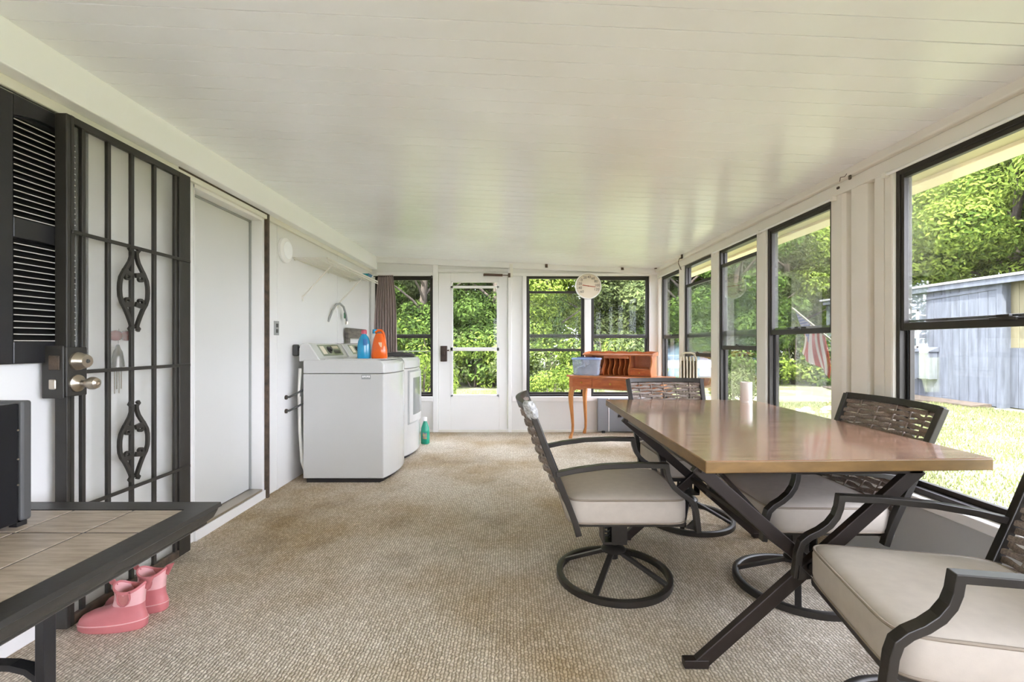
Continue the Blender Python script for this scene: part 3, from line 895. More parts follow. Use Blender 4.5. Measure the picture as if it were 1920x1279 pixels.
# ================================================================== LAUNDRY
def footprint(d, w_, bulge, z, x0=0.0, n=14):
    p = [(x0, 0, z)]
    for i in range(n + 1):
        t = i / n
        p.append((d + bulge * math.sin(PI * t) ** 0.8, w_ * t, z))
    p.append((x0, w_, z))
    return p
def appliance(name, label, loc, w_=0.68, d=0.655, bul=0.065):
    r = thing(name, label, name.replace('_', ' '), loc)
    MB().stack([footprint(d - 0.03, w_, bul - 0.01, 0.0, 0.03), footprint(d - 0.03, w_, bul - 0.01, 0.032, 0.03)]).build('plinth', M['black'], r)
    MB().stack([footprint(d, w_, bul, 0.032), footprint(d, w_, bul, 0.885)]).build('cabinet', M['enamel'], r, bevel=0.006)
    MB().stack([footprint(d + 0.004, w_ + 0.0, bul, 0.889), footprint(d + 0.004, w_, bul, 0.965), footprint(d - 0.02, w_ - 0.0, bul, 0.992), footprint(d - 0.06, w_, bul, 1.0)]).build('top_cover', M['enamel'], r, bevel=0.012, seg=3, smooth=35)
    prof = [(-0.035, 0.985), (-0.035, 1.09), (-0.028, 1.118), (-0.01, 1.132), (0.03, 1.137), (0.05, 1.128), (0.125, 1.012), (0.14, 0.998)]
    MB().prism(prof, 0.004, w_ - 0.004, 'y').build('console', M['enamel'], r, bevel=0.012, seg=3)
    # sloping control panel
    a, b = Vector((0.054, 0, 1.1225)), Vector((0.116, 0, 1.027))
    nrm = Vector((b.z - a.z, 0, -(b.x - a.x))); nrm = -nrm.normalized() if nrm.x < 0 else nrm.normalized()
    def cp(t, y, o): 
        p = a.lerp(b, t) + nrm * o
        return (p.x, y, p.z)
    q = MB().stack([[cp(0, 0.13, -0.002), cp(0, w_ - 0.10, -0.002), cp(1, w_ - 0.10, -0.002), cp(1, 0.13, -0.002)], [cp(0.02, 0.132, 0.004), cp(0.02, w_ - 0.102, 0.004), cp(0.98, w_ - 0.102, 0.004), cp(0.98, 0.132, 0.004)]])
    pn = q.build('control_panel', mat('olive_grey_panel', S(150, 156, 138), 0.25, var=0.06), r)
    for (t0, t1, y0_, y1_, m_) in ((0.15, 0.85, 0.15, 0.23, 'cream'), (0.15, 0.4, 0.40, 0.54, 'cream'), (0.55, 0.85, 0.40, 0.54, 'dgrey')):
        MB().stack([[cp(t0, y0_, 0.003), cp(t0, y1_, 0.003), cp(t1, y1_, 0.003), cp(t1, y0_, 0.003)], [cp(t0, y0_, 0.006), cp(t0, y1_, 0.006), cp(t1, y1_, 0.006), cp(t1, y0_, 0.006)]]).build('display', M[m_], pn)
    k = MB()
    c0 = a.lerp(b, 0.5)
    e1 = (b - a).normalized()
    loops = []
    for (rr, o) in ((0.036, 0.003), (0.035, 0.012), (0.022, 0.014), (0.02, 0.03), (0.0, 0.031)):
        loops.append([tuple(c0 + nrm * o + e1 * rr * math.cos(2 * PI * i / 20) + Vector((0, 0.31 + rr * math.sin(2 * PI * i / 20), 0))) for i in range(20)])
    k.stack(loops)
    k.build('dial', M['black'], pn, smooth=35)
    return r
WY = 3.712
ws_ = appliance('washing_machine', 'white top loading washing machine with detergent bottles on its lid', (-1.705, WY, 0))
lid = MB().stack([[(0.16, 0.04, 1.0), (0.66, 0.05, 1.0), (0.685, 0.34, 1.0), (0.66, 0.63, 1.0), (0.16, 0.64, 1.0)], [(0.165, 0.045, 1.008), (0.655, 0.055, 1.008), (0.68, 0.34, 1.008), (0.655, 0.625, 1.008), (0.165, 0.635, 1.008)]]).build('lid', M['enamel'], ws_, bevel=0.003)
MB().stack([[(0.60, 0.18, 1.006), (0.69, 0.2, 0.985), (0.715, 0.34, 0.975), (0.69, 0.48, 0.985), (0.60, 0.50, 1.006)], [(0.60, 0.18, 1.013), (0.692, 0.2, 0.99), (0.722, 0.34, 0.98), (0.692, 0.48, 0.99), (0.60, 0.50, 1.013)]]).build('lid_handle', M['grey'], lid)
bd = MB().box(0.478, 0.552, -0.004, 0.001, 0.842, 0.88).build('badge', M['grey'], ws_, bevel=0.001)
for k_, (a, b) in enumerate(((0.485, 0.495), (0.499, 0.509), (0.514, 0.519), (0.523, 0.533), (0.537, 0.546))):
    MB().box(a, b, -0.0052, -0.004, 0.855 + 0.003 * (k_ % 2), 0.872).build('badge_mark', M['white'], bd)
dr = appliance('clothes_dryer', 'white front loading clothes dryer beside the washing machine', (-1.705, 4.425, 0))
def dpt(y, o): return 0.655 + 0.065 * math.sin(PI * y / 0.68) ** 0.8 + o
def dpanel(y0, y1, z0, z1, o0, o1, n=10):
    q = MB()
    lo_ = []
    for o in (o0, o1):
        lp = [(dpt(y0 + (y1 - y0) * i / n, o), y0 + (y1 - y0) * i / n, z0) for i in range(n + 1)] + [(dpt(y1 - (y1 - y0) * i / n, o), y1 - (y1 - y0) * i / n, z1) for i in range(n + 1)]
        lo_.append(lp)
    # quads, not one bent polygon
    vs_ = []
    for i in range(n + 1):
        y = y0 + (y1 - y0) * i / n
        vs_ += [(dpt(y, o0), y, z0), (dpt(y, o0), y, z1), (dpt(y, o1), y, z1), (dpt(y, o1), y, z0)]
    fs = []
    for i in range(n):
        for a in range(4):
            fs.append((i * 4 + a, i * 4 + (a + 1) % 4, i * 4 + 4 + (a + 1) % 4, i * 4 + 4 + a))
    fs += [(0, 1, 2, 3), (n * 4 + 3, n * 4 + 2, n * 4 + 1, n * 4)]
    return q.add(vs_, fs)
dd = dpanel(0.06, 0.62, 0.33, 0.865, -0.005, 0.004).build('door_surround', M['grey'], dr)
dw = dpanel(0.075, 0.605, 0.345, 0.852, 0.0, 0.016).build('dryer_door', M['enamel'], dr, bevel=0.004)
dpanel(0.14, 0.54, 0.42, 0.79, 0.008, 0.019).build('door_glass', mat('smoked_glass', S(120, 124, 122), 0.06, var=0.05, coat=0.5), dw)

# bottles
def bottle(name, label, loc, secs, m, rot=0.0, cap=None, e=2.6, cat='bottle', group=None):
    t = thing(name, label, cat, loc, rot, group)
    b = MB().stack([superloop(0, 0, a, b_, z, 28, e) for z, a, b_ in secs]).build('bottle_body', m, t, smooth=45)
    if cap:
        z0, z1, r0, cm = cap
        MB().lathe([(r0, z0), (r0 * 1.02, z0 + 0.004), (r0 * 0.95, z1 - 0.003), (r0 * 0.85, z1), (0, z1)], 20).build('cap', cm, t, smooth=40)
    return t
LZ = 1.008
blue = mat('blue_detergent_plastic', S(40, 150, 196), 0.2, var=0.08, vscale=10, coat=0.3)
orange = mat('orange_detergent_plastic', S(236, 104, 26), 0.2, var=0.05, vscale=8, coat=0.3)
pink = mat('pink_cap', S(206, 92, 112), 0.35)
b1 = bottle('detergent_bottle', 'blue detergent bottle with pink cap on the washing machine', (-1.278, 3.93, LZ),
       [(0, 0.052, 0.035), (0.008, 0.056, 0.038), (0.06, 0.056, 0.038), (0.11, 0.055, 0.037), (0.15, 0.048, 0.034), (0.18, 0.036, 0.029), (0.20, 0.021, 0.021), (0.212, 0.019, 0.019)], blue, 0.15, (0.208, 0.243, 0.024, pink))
MB().stack([superloop(0.016, -0.037, 0.018, 0.003, z, 20, 2.4) for z in (0.11, 0.165)]).build('grip_recess', mat('deep_blue_plastic', S(22, 104, 170), 0.3), b1)
b2 = bottle('detergent_jug', 'orange detergent jug with moulded handle on the washing machine', (-1.145, 3.93, LZ),
       [(0, 0.064, 0.042), (0.01, 0.069, 0.046), (0.07, 0.066, 0.045), (0.13, 0.056, 0.040), (0.175, 0.044, 0.034), (0.205, 0.034, 0.028), (0.213, 0.030, 0.025)], orange, -0.1, None)
MB().tube([(-0.03, 0, 0.19), (-0.032, 0, 0.222), (-0.012, 0, 0.240), (0.018, 0, 0.238), (0.036, 0, 0.215), (0.046, 0, 0.17), (0.052, 0, 0.13)], 0.0105, 10).build('handle', orange, b2, smooth=60)
MB().stack([superloop(0.02, -0.037, 0.016, 0.004, z, 20, 2.2) for z in (0.05, 0.135)]).build('pale_window', mat('translucent_strip', S(250, 206, 168), 0.3), b2)
bottle('bleach_bottle', 'white bottle with blue cap behind the orange detergent jug', (-1.225, 4.07, LZ),
       [(0, 0.045, 0.045), (0.01, 0.05, 0.05), (0.14, 0.05, 0.05), (0.19, 0.03, 0.03), (0.21, 0.018, 0.018), (0.22, 0.017, 0.017)], M['white'], 0, (0.215, 0.252, 0.023, blue), 2.0)
gb = bottle('cleaner_bottle', 'green cleaner bottle with yellow label on the carpet by the dryer', (-0.985, 5.16, 0.0),
       [(0, 0.044, 0.034), (0.01, 0.05, 0.038), (0.13, 0.05, 0.038), (0.18, 0.044, 0.034), (0.225, 0.028, 0.024), (0.25, 0.018, 0.018), (0.262, 0.016, 0.016)],
       mat('green_plastic', S(30, 160, 132), 0.22, var=0.08, coat=0.3), -0.3, (0.258, 0.30, 0.022, M['white']))
MB().stack([superloop(0.015, -0.039, 0.026, 0.003, z, 20, 3) for z in (0.06, 0.13)]).build('label_patch', mat('yellow_label', S(230, 206, 60), 0.5, col2=S(60, 110, 190), vscale=25), gb)
# dark folded cloth on the dryer
fc = thing('folded_cloth', 'dark grey folded cloth lying on top of the dryer', 'cloth', (-1.18, 4.72, 1.0))
dcm = mat('charcoal_cloth', S(84, 82, 82), 0.95, var=0.15, vscale=25, bump=0.1, bscale=200)
for k_, (a, b, z) in enumerate(((0.16, 0.13, 0.0), (0.15, 0.125, 0.014), (0.12, 0.10, 0.028))):
    ls = []
    for s_, dz in ((0.94, 0.0), (1.0, 0.005), (0.98, 0.011), (0.85, 0.015)):
        ls.append([(x + 0.01 * k_, y + 0.006 * math.sin(9 * x + k_), z + dz + 0.003 * math.sin(17 * x + 11 * y + k_)) for x, y, _ in superloop(0, 0, a * s_, b * s_, 0, 32, 5)])
    MB().stack(ls).build('cloth_fold', dcm, fc, smooth=60)

# wooden rack behind the dryer
rk = thing('wooden_rack', 'weathered grey wooden rail on two posts standing behind the dryer', 'rack', (-1.78, 5.18, 0))
MB().box(-1.80, -1.765, 4.90, 5.50, 1.195, 1.305).build('rail', M['greywood'], rk, True, bevel=0.004)
for y in (4.94, 5.44): MB().box(-1.80, -1.765, y - 0.03, y + 0.03, 0.0, 1.20).build('post', M['greywood'], rk, True, bevel=0.004)
MB().box(-1.795, -1.77, 4.96, 5.42, 0.55, 0.62).build('rail', M['greywood'], rk, True, bevel=0.004)

# plumbing behind the washer
hs = thing('water_valve', 'two grey water pipes and hose box on the wall behind the washer', 'pipes', (XL, 3.66, 0.65))
for z in (0.70, 0.59):
    MB().tube([(XL, 3.655, z), (XL + 0.03, 3.66, z + 0.003), (XL + 0.07, 3.68, z + 0.025), (XL + 0.11, 3.74, z + 0.055), (XL + 0.112, 3.80, z + 0.08)], 0.008, 8).build('pipe', M['dgrey'], hs, True, smooth=60)
    MB().lathe([(0.018, 0.0), (0.018, 0.012), (0.0, 0.012)], 12, (XL, 3.655, z), 'x').build('pipe_collar', M['rust'], hs, True, smooth=40)
MB().tube([(-1.74, 3.735, 0.93), (-1.745, 3.73, 0.7), (-1.742, 3.74, 0.4), (-1.735, 3.76, 0.16), (-1.72, 3.80, 0.05)], 0.013, 8).build('drain_hose', M['offwhite'], hs, True, smooth=60)
MB().box(XL, XL + 0.045, 3.765, 3.81, 1.03, 1.125).build('valve_box', M['dgrey'], hs, True, bevel=0.01)
MB().lathe([(0.02, 0.05), (0.02, 0.065), (0.0, 0.066)], 14, (XL, 3.775, 1.09), 'x').build('valve_knob', M['black'], hs, True, smooth=40)

# ================================================================== DESK IN THE CORNER
dk = thing('writing_desk', 'honey oak writing desk with hutch set across the far right corner', 'desk', (0.684, 5.45, 0), -math.radians(35))
DL, DD, DZt = 1.10, 0.42, 0.76
top = [(-0.03, DD + 0.0, ), (-0.03, -0.015)] + [(-0.03 + (DL + 0.06) * i / 20, -0.015 - 0.045 * math.sin(PI * i / 20)) for i in range(1, 20)] + [(DL + 0.03, -0.015), (DL + 0.03, DD)]
MB().prism(top, DZt - 0.022, DZt, 'z').build('desk_top', M['deskwood'], dk, bevel=0.006)
def bow(x): return 0.0 - 0.045 * math.sin(PI * max(0, min(1, (x + 0.03) / (DL + 0.06))))
def bowpanel(x0, x1, z0, z1, t0, t1, n=8):
    q = MB(); vs_ = []
    for i in range(n + 1):
        x = x0 + (x1 - x0) * i / n
        y = bow(x)
        vs_ += [(x, y + t0, z0), (x, y + t0, z1), (x, y + t1, z1), (x, y + t1, z0)]
    fs = []
    for i in range(n):
        for a in range(4): fs.append((i * 4 + a, i * 4 + (a + 1) % 4, i * 4 + 4 + (a + 1) % 4, i * 4 + 4 + a))
    fs += [(0, 1, 2, 3), (n * 4 + 3, n * 4 + 2, n * 4 + 1, n * 4)]
    return q.add(vs_, fs)
bowpanel(0.0, DL, 0.615, 0.738, 0.005, 0.025, 16).build('front_rail', M['deskwood'], dk)
MB().box(0.0, 0.018, 0.02, DD - 0.02, 0.615, 0.738).build('side_panel', M['deskwood'], dk)
MB().box(DL - 0.018, DL, 0.02, DD - 0.02, 0.615, 0.738).build('side_panel', M['deskwood'], dk)
MB().box(0.0, DL, DD - 0.03, DD - 0.012, 0.60, 0.738).build('back_panel', M['deskwood'], dk)
brass = mat('brass_knob', S(206, 160, 78), 0.3, 0.7)
for x0, x1 in ((0.055, 0.315), (0.33, 0.77), (0.785, 1.045)):
    d_ = bowpanel(x0, x1, 0.632, 0.725, -0.008, 0.006).build('drawer', wood_mat('drawer_oak', S(160, 80, 38), S(196, 112, 58), 0.3, (2, 8, 8)), dk, bevel=0.002)
    xm = (x0 + x1) / 2
    MB().lathe([(0.006, -0.008), (0.006, -0.016), (0.012, -0.02), (0.012, -0.027), (0.0, -0.03)][::-1], 14, (xm, bow(xm), 0.68), 'y').build('knob', brass, d_, smooth=50)
# shaped aprons
for s_ in (0, 1):
    pts = [(0.03, 0.615), (0.03, 0.57), (0.07, 0.575), (0.10, 0.592), (0.14, 0.585), (0.18, 0.60), (0.24, 0.613), (0.24, 0.615)]
    if s_: pts = [(DL - a, b) for a, b in pts]
    MB().prism(pts, 0.0, 0.016, 'y').build('apron', M['deskwood'], dk)
def cab(x, y, sx, sy):
    ls = []
    for z, o, h in ((0.62, 0.0, 0.026), (0.56, 0.006, 0.028), (0.50, 0.012, 0.027), (0.40, 0.008, 0.022), (0.28, 0.0, 0.018), (0.16, -0.006, 0.015), (0.08, -0.004, 0.014), (0.045, 0.006, 0.017), (0.02, 0.014, 0.021), (0.0, 0.014, 0.018)):
        ls.append([(px + sx * o, py + sy * o, z) for px, py, _ in superloop(x, y, h, h, 0, 16, 3.2)])
    return MB().stack(ls).build('leg', M['desklegs'], dk, smooth=60)
for x, y, sx, sy in ((0.03, 0.02, -1, -1), (DL - 0.03, 0.02, 1, -1), (0.03, DD - 0.04, -1, 0.4), (DL - 0.03, DD - 0.04, 1, 0.4)): cab(x, y, sx, sy)
# hutch
hu0, hu1, hv0, hv1, hz0, hz1 = 0.10, 0.92, 0.20, 0.405, DZt, 1.01
hm = M['deskwood']
carc = MB()
carc.box(hu0 - 0.02, hu1 + 0.02, hv0 - 0.005, hv1, hz1 - 0.018, hz1)
carc.box(hu0, hu1, hv1 - 0.012, hv1, hz0, hz1 - 0.018)
ht = carc.build('hutch', hm, dk, bevel=0.003)
def sidepoly(v0, v1, z0, z1):
    pts = [(v1, z0), (v1, z1)]
    for i in range(13):
        t = i / 12
        pts.append((v0 + 0.028 * math.sin(2 * PI * t) + 0.02, z1 - (z1 - z0) * t))
    return pts
for u in (hu0, 0.335, 0.655, hu1 - 0.014):
    MB().prism(sidepoly(hv0, hv1 - 0.012, hz0, hz1 - 0.018), u, u + 0.014, 'x').build('hutch_side', hm, ht)
for u in (0.40, 0.465, 0.53, 0.595):
    MB().prism(sidepoly(hv0 + 0.02, hv1 - 0.012, hz0, hz1 - 0.05), u, u + 0.008, 'x').build('divider', hm, ht)
MB().box(0.349, 0.655, hv0 + 0.02, hv0 + 0.03, hz1 - 0.05, hz1 - 0.018).build('hutch_valance', hm, ht)
for a, b in ((hu0 + 0.014, 0.335), (0.669, hu1 - 0.014)):
    MB().box(a, b, hv0 + 0.02, hv1 - 0.012, hz0 + 0.075, hz0 + 0.085).build('hutch_shelf', hm, ht)
    MB().box(a + 0.003, b - 0.003, hv0 + 0.012, hv0 + 0.026, hz0 + 0.006, hz0 + 0.072).build('small_drawer', wood_mat('small_drawer_oak', S(160, 80, 38), S(196, 112, 58), 0.3, (2, 8, 8)), ht, bevel=0.002)
    MB().lathe([(0.0, -0.022), (0.009, -0.018), (0.009, -0.012), (0.005, -0.008), (0.005, 0.0)], 12, ((a + b) / 2, hv0 + 0.012, hz0 + 0.04), 'y').build('small_knob', brass, ht, smooth=50)
gal = [(hu0 - 0.02, hz1)] + [(hu0 - 0.02 + (hu1 - hu0 + 0.04) * i / 60, hz1 + 0.022 + 0.012 * abs(math.sin(PI * 5 * i / 60))) for i in range(61)] + [(hu1 + 0.02, hz1)]
MB().prism(gal, hv1 - 0.012, hv1, 'y').build('gallery_rail', hm, ht)
for u in (hu0 - 0.02, hu1 + 0.01):
    MB().prism([(hv0, hz1), (hv1 - 0.012, hz1), (hv1 - 0.012, hz1 + 0.03), (hv0 + 0.05, hz1 + 0.015)], u, u + 0.01, 'x').build('gallery_side', hm, ht)
# storage bin on the desk
dM = Matrix.Translation(dk.location) @ Matrix.Rotation(-math.radians(35), 4, 'Z')
pb = dM @ Vector((0.18, 0.105, DZt))
bn = thing('storage_bin', 'clear blue plastic storage bin with lid on the left of the desk', 'storage bin', pb, -math.radians(20))
o_, i_ = [], []
q = MB()
q.stack([superloop(0, 0, 0.15, 0.072, 0.0, 32, 7), superloop(0, 0, 0.165, 0.083, 0.185, 32, 7), superloop(0, 0, 0.160, 0.079, 0.185, 32, 7), superloop(0, 0, 0.146, 0.069, 0.006, 32, 7)])
q.build('bin_body', M['clear_plastic'], bn)
MB().stack([superloop(0, 0, 0.172, 0.089, 0.185, 32, 7), superloop(0, 0, 0.174, 0.091, 0.195, 32, 7), superloop(0, 0, 0.165, 0.083, 0.205, 32, 7)]).build('bin_lid', mat('pale_blue_lid', S(150, 176, 222), 0.3, var=0.05), bn, bevel=0.002)
MB().box(-0.11, 0.11, -0.05, 0.05, 0.205, 0.213).build('lid_panel', mat('dark_blue_lid', S(46, 66, 110), 0.4), bn, bevel=0.003)
rnd = random.Random(3)
cm_ = mat('bin_contents', S(214, 220, 230), 0.7, col2=S(130, 138, 148), vscale=30)
for k_ in range(5):
    a = -0.09 + 0.045 * k_
    MB().stack([superloop(a, rnd.uniform(-0.01, 0.01), 0.020 + 0.002 * (k_ % 2), 0.05, z, 16, 3) for z in (0.012, 0.05, 0.10 + 0.012 * (k_ % 3))]).build('bin_content', cm_, bn, bevel=0.004)
# radiator on a low stool
st = thing('low_stool', 'small white stool behind the far chair carrying the cream radiator', 'stool', (1.66, 4.34, 0), 0.0)
MB().box(-0.15, 0.15, -0.15, 0.15, 0.40, 0.43).build('seat', M['white'], st, bevel=0.006)
for x in (-0.12, 0.12):
    for y in (-0.12, 0.12): MB().box(x - 0.018, x + 0.018, y - 0.018, y + 0.018, 0.0, 0.40).build('leg', M['white'], st, bevel=0.004)
ra = thing('oil_radiator', 'cream finned oil radiator with top handle by the right window', 'radiator', (1.665, 4.30, 0.43), -0.30)
fin = None
for k_ in range(6):
    if fin is None:
        pts = [(-0.075, 0.03), (-0.085, 0.06), (-0.085, 0.50), (-0.07, 0.555), (-0.035, 0.58), (0.035, 0.58), (0.07, 0.555), (0.085, 0.50), (0.085, 0.06), (0.075, 0.03)]
        fin = MB().prism(pts, -0.006, 0.006, 'x').build('fin', M['cream'], ra, bevel=0.003)
        f_ = fin
    else:
        f_ = inst(fin, ra, (0, 0, 0))
    f_.location = (-0.07 + 0.028 * k_, 0, 0)
MB().box(-0.075, 0.075, -0.02, 0.02, 0.06, 0.54).build('core_pipe', mat('tan_core', S(150, 136, 112), 0.6), ra)
MB().tube([(-0.06, 0, 0.575), (-0.055, 0, 0.605), (-0.03, 0, 0.615), (0.03, 0, 0.615), (0.055, 0, 0.605), (0.06, 0, 0.575)], 0.009, 8).build('carry_handle', M['cream'], ra, smooth=60)
for x in (-0.07, 0.07): MB().box(x - 0.012, x + 0.012, -0.10, 0.10, 0.0, 0.032).build('foot', M['cream'], ra, bevel=0.004)

# ================================================================== DINING TABLE
tb = thing('dining_table', 'brown wood topped dining table on crossed dark metal legs', 'table', (1.145, 2.3, 0))
TZ1, TZ0 = 0.742, 0.700
tp = MB().prism([(0.641, 1.506), (1.637, 1.545), (1.664, 3.15), (0.652, 3.168)], TZ0, TZ1 - 0.0012, 'z')
tt = tp.build('table_top', M['tableedge'], tb, True, bevel=0.004)
MB().prism([(0.6425, 1.5075), (1.6355, 1.5465), (1.6625, 3.1485), (0.6535, 3.1665)], TZ1 - 0.0014, TZ1, 'z').build('laminate_surface', M['tabletop'], tt, False).location = (-tb.location[0], -tb.location[1], 0)
darkleg = mat('table_leg_metal', S(52, 45, 42), 0.42, 0.4, var=0.12, vscale=10, bump=0.03)
def leg(y, xa, xb, up):
    q = MB().bar([(xa, y, 0.012), (xb, y, TZ0)], 0.028, 0.046, (0, 1, 0)) if False else MB()
    q.sweep([(xa, y, 0.012), (xb, y, TZ0 - 0.004)], [(-0.023, -0.014), (0.023, -0.014), (0.023, 0.014), (-0.023, 0.014)], (0, 1, 0))
    s_ = -1 if xb > xa else 1
    lg = q.build('leg', darkleg, tb, True, bevel=0.003)
    f_ = MB().box(min(xa + 0.03 * -s_, xa + 0.055 * s_), max(xa + 0.03 * -s_, xa + 0.055 * s_), y - 0.016, y + 0.016, 0.0, 0.03)
    f_.v = [(a - tb.location[0], b - tb.location[1], c_) for a, b, c_ in f_.v]
    f_.build('leg_foot', darkleg, lg, bevel=0.003)
for y in (1.595, 2.63):
    leg(y, 0.655, 1.425, 1)
    leg(y + 0.030, 1.435, 0.655, 1)
    MB().box(0.66, 1.43, y - 0.014, y + 0.044, TZ0 - 0.022, TZ0).build('top_rail', darkleg, tb, True, bevel=0.003)
    MB().lathe([(0.016, -0.02), (0.016, 0.055), (0.0, 0.056)], 12, (1.041, y, 0.355), 'y').build('pivot_bolt', darkleg, tb, True, smooth=40)
for x in (0.665, 1.405):
    MB().box(x, x + 0.022, 1.60, 2.66, TZ0 - 0.024, TZ0 - 0.002).build('side_rail', darkleg, tb, True, bevel=0.003)
MB().bar([(1.041, 1.63, 0.355), (1.041, 2.66, 0.355)], 0.026, 0.022).build('stretcher', darkleg, tb, True, bevel=0.003)
MB().bar([(1.041, 1.72, 0.365), (0.80, 2.0, TZ0 - 0.01)], 0.018, 0.012).build('brace', darkleg, tb, True)

cu_ = thing('white_cup', 'white cylindrical cup on a round base at the far edge of the table', 'cup', (1.555, 3.02, TZ1))
cm2 = mat('matte_white_ceramic', S(232, 226, 220), 0.55, var=0.02)
MB().lathe([(0.0, 0.0), (0.037, 0.0), (0.038, 0.008), (0.036, 0.012), (0.0, 0.012)], 28).build('base', cm2, cu_, smooth=40)
MB().lathe([(0.033, 0.012), (0.0355, 0.016), (0.036, 0.13), (0.034, 0.135), (0.031, 0.135), (0.029, 0.125), (0.0, 0.124)], 28).build('cylinder_body', cm2, cu_, smooth=40)

# ================================================================== CHAIRS
def lerp_path(pts, t):
    """pts sorted by first value"""
    for (a, b), (c_, d_) in zip(pts, pts[1:]):
        if t <= c_: return b + (d_ - b) * (t - a) / (c_ - a)
    return pts[-1][1]
BK = [(0.30, -0.205), (0.36, -0.222), (0.42, -0.245), (0.60, -0.318), (0.87, -0.421)]       # z -> x of the back
def hw(z): return 0.245 + 0.028 * (z - 0.30) / 0.6
def bowback(y, z):
    k_ = max(0.0, min(1, (z - 0.36) / 0.2))
    return -0.045 * k_ * (1 - (y / hw(z)) ** 2)
def make_chair(label):
    t = thing('swivel_chair', label, 'chair', (0, 0, 0), 0, 'swivel patio chairs around the table')
    fm = M['chairmetal']
    R = 0.262
    ring = MB()
    ring.sweep([(R * math.cos(2 * PI * i / 56), R * math.sin(2 * PI * i / 56), 0.015) for i in range(56)], [(-0.014, -0.015), (0.014, -0.015), (0.014, 0.011), (0.008, 0.014), (-0.008, 0.014), (-0.014, 0.011)], closed=True)
    ring.build('base_ring', fm, t, smooth=35)
    for k_ in range(4):
        a = PI / 4 + k_ * PI / 2 + 0.25
        MB().bar([(0.03 * math.cos(a), 0.03 * math.sin(a), 0.125), (0.252 * math.cos(a), 0.252 * math.sin(a), 0.022)], 0.026, 0.016).build('spoke', fm, t, bevel=0.002)
    MB().lathe([(0.0, 0.09), (0.022, 0.09), (0.022, 0.118), (0.058, 0.128), (0.060, 0.134), (0.05, 0.146), (0.03, 0.154), (0.022, 0.158), (0.022, 0.175), (0.0, 0.175)], 28).build('swivel_hub', fm, t, smooth=35)
    br = MB().box(-0.06, 0.055, -0.05, 0.05, 0.172, 0.184).box(-0.06, -0.052, -0.05, 0.05, 0.184, 0.32).box(0.03, 0.055, -0.05, -0.044, 0.184, 0.335).box(0.03, 0.055, 0.044, 0.05, 0.184, 0.335)
    br.box(-0.02, 0.055, -0.052, -0.044, 0.18, 0.335).box(-0.02, 0.055, 0.044, 0.052, 0.18, 0.335)
    br.build('rocker_bracket', fm, t, bevel=0.002)
    sp = MB().tube([(-0.035 + 0.016 * math.cos(k_ * 0.9), 0.016 * math.sin(k_ * 0.9), 0.19 + 0.0026 * k_) for k_ in range(48)], 0.0035, 5)
    sp.build('rocker_spring', M['dgrey'], t, smooth=60)
    sf = MB()
    sf.box(-0.225, 0.27, -0.225, -0.20, 0.328, 0.348).box(-0.225, 0.27, 0.20, 0.225, 0.328, 0.348).box(-0.225, -0.20, -0.22, 0.22, 0.325, 0.35).box(0.245, 0.27, -0.22, 0.22, 0.325, 0.35)
    sf.box(-0.07, 0.065, -0.22, 0.22, 0.33, 0.345)
    sf.build('seat_frame', fm, t, bevel=0.003)
    # cushion
    lv = [(0.344, 0.955), (0.351, 0.985), (0.37, 1.0), (0.435, 1.0), (0.448, 0.985), (0.456, 0.955), (0.465, 0.85), (0.472, 0.65), (0.476, 0.35), (0.477, 0.05)]
    cx_, ca, cb = 0.012, 0.265, 0.252
    cs = MB().stack([superloop(cx_, 0, ca * s_, cb * (s_ if s_ > 0.9 else s_), z, 56, 9 if s_ > 0.9 else 5) for z, s_ in lv])
    cu = cs.build('seat_cushion', M['cushion'], t, smooth=50)
    for z, s_ in ((0.451, 0.985), (0.352, 0.985)):
        MB().tube(superloop(cx_, 0, ca * s_, cb * s_, z, 64, 9), 0.0042, 6, True).build('piping', M['cushionedge'], cu, smooth=60)
    # back frame
    for s_ in (-1, 1):
        MB().sweep([(x, s_ * hw(z), z) for z, x in BK], [(-0.013, -0.015), (0.013, -0.015), (0.013, 0.015), (-0.013, 0.015)], (0, 1, 0)).build('back_stile', fm, t, bevel=0.003)
        arm = [(-0.305, 0.572), (-0.22, 0.590), (-0.10, 0.606), (0.04, 0.612), (0.165, 0.610), (0.170, 0.575), (0.180, 0.545), (0.200, 0.515), (0.228, 0.490), (0.260, 0.470), (0.282, 0.448), (0.292, 0.415), (0.302, 0.325)]
        MB().sweep([(x, s_ * 0.268, z) for x, z in arm], [(-0.0105, -0.017), (0.0105, -0.017), (0.0105, 0.017), (-0.0105, 0.017)], (0, 1, 0)).build('armrest', fm, t, bevel=0.0025)
        MB().prism([(0.255, 0.335), (0.296, 0.375), (0.301, 0.325)], s_ * 0.25 - 0.006, s_ * 0.25 + 0.006, 'y').build('gusset', fm, t)
    tr = [(lerp_path(BK, 0.858) + bowback(y, 0.858), y, 0.858 + 0.003) for y in [hw(0.858) * (i / 8 - 1) for i in range(17)]]
    MB().bar(tr, 0.024, 0.03, (-0.3, 0, 0.95)).build('top_rail', fm, t, bevel=0.002)
    tr = [(lerp_path(BK, 0.40) + bowback(y, 0.40), y, 0.40) for y in [hw(0.40) * (i / 8 - 1) for i in range(17)]]
    MB().bar(tr, 0.018, 0.02, (-0.3, 0, 0.95)).build('bottom_rail', fm, t)
    wm = M['wicker']
    stakes = (-0.18, -0.09, 0.0, 0.09, 0.18)
    for y in stakes:
        MB().tube([(lerp_path(BK, z) + bowback(y * hw(z) / 0.26, z), y * hw(z) / 0.26, z) for z in (0.41, 0.50, 0.60, 0.70, 0.80, 0.85)], 0.0042, 6).build('wicker_stake', wm, t, smooth=60)
    ns = 20
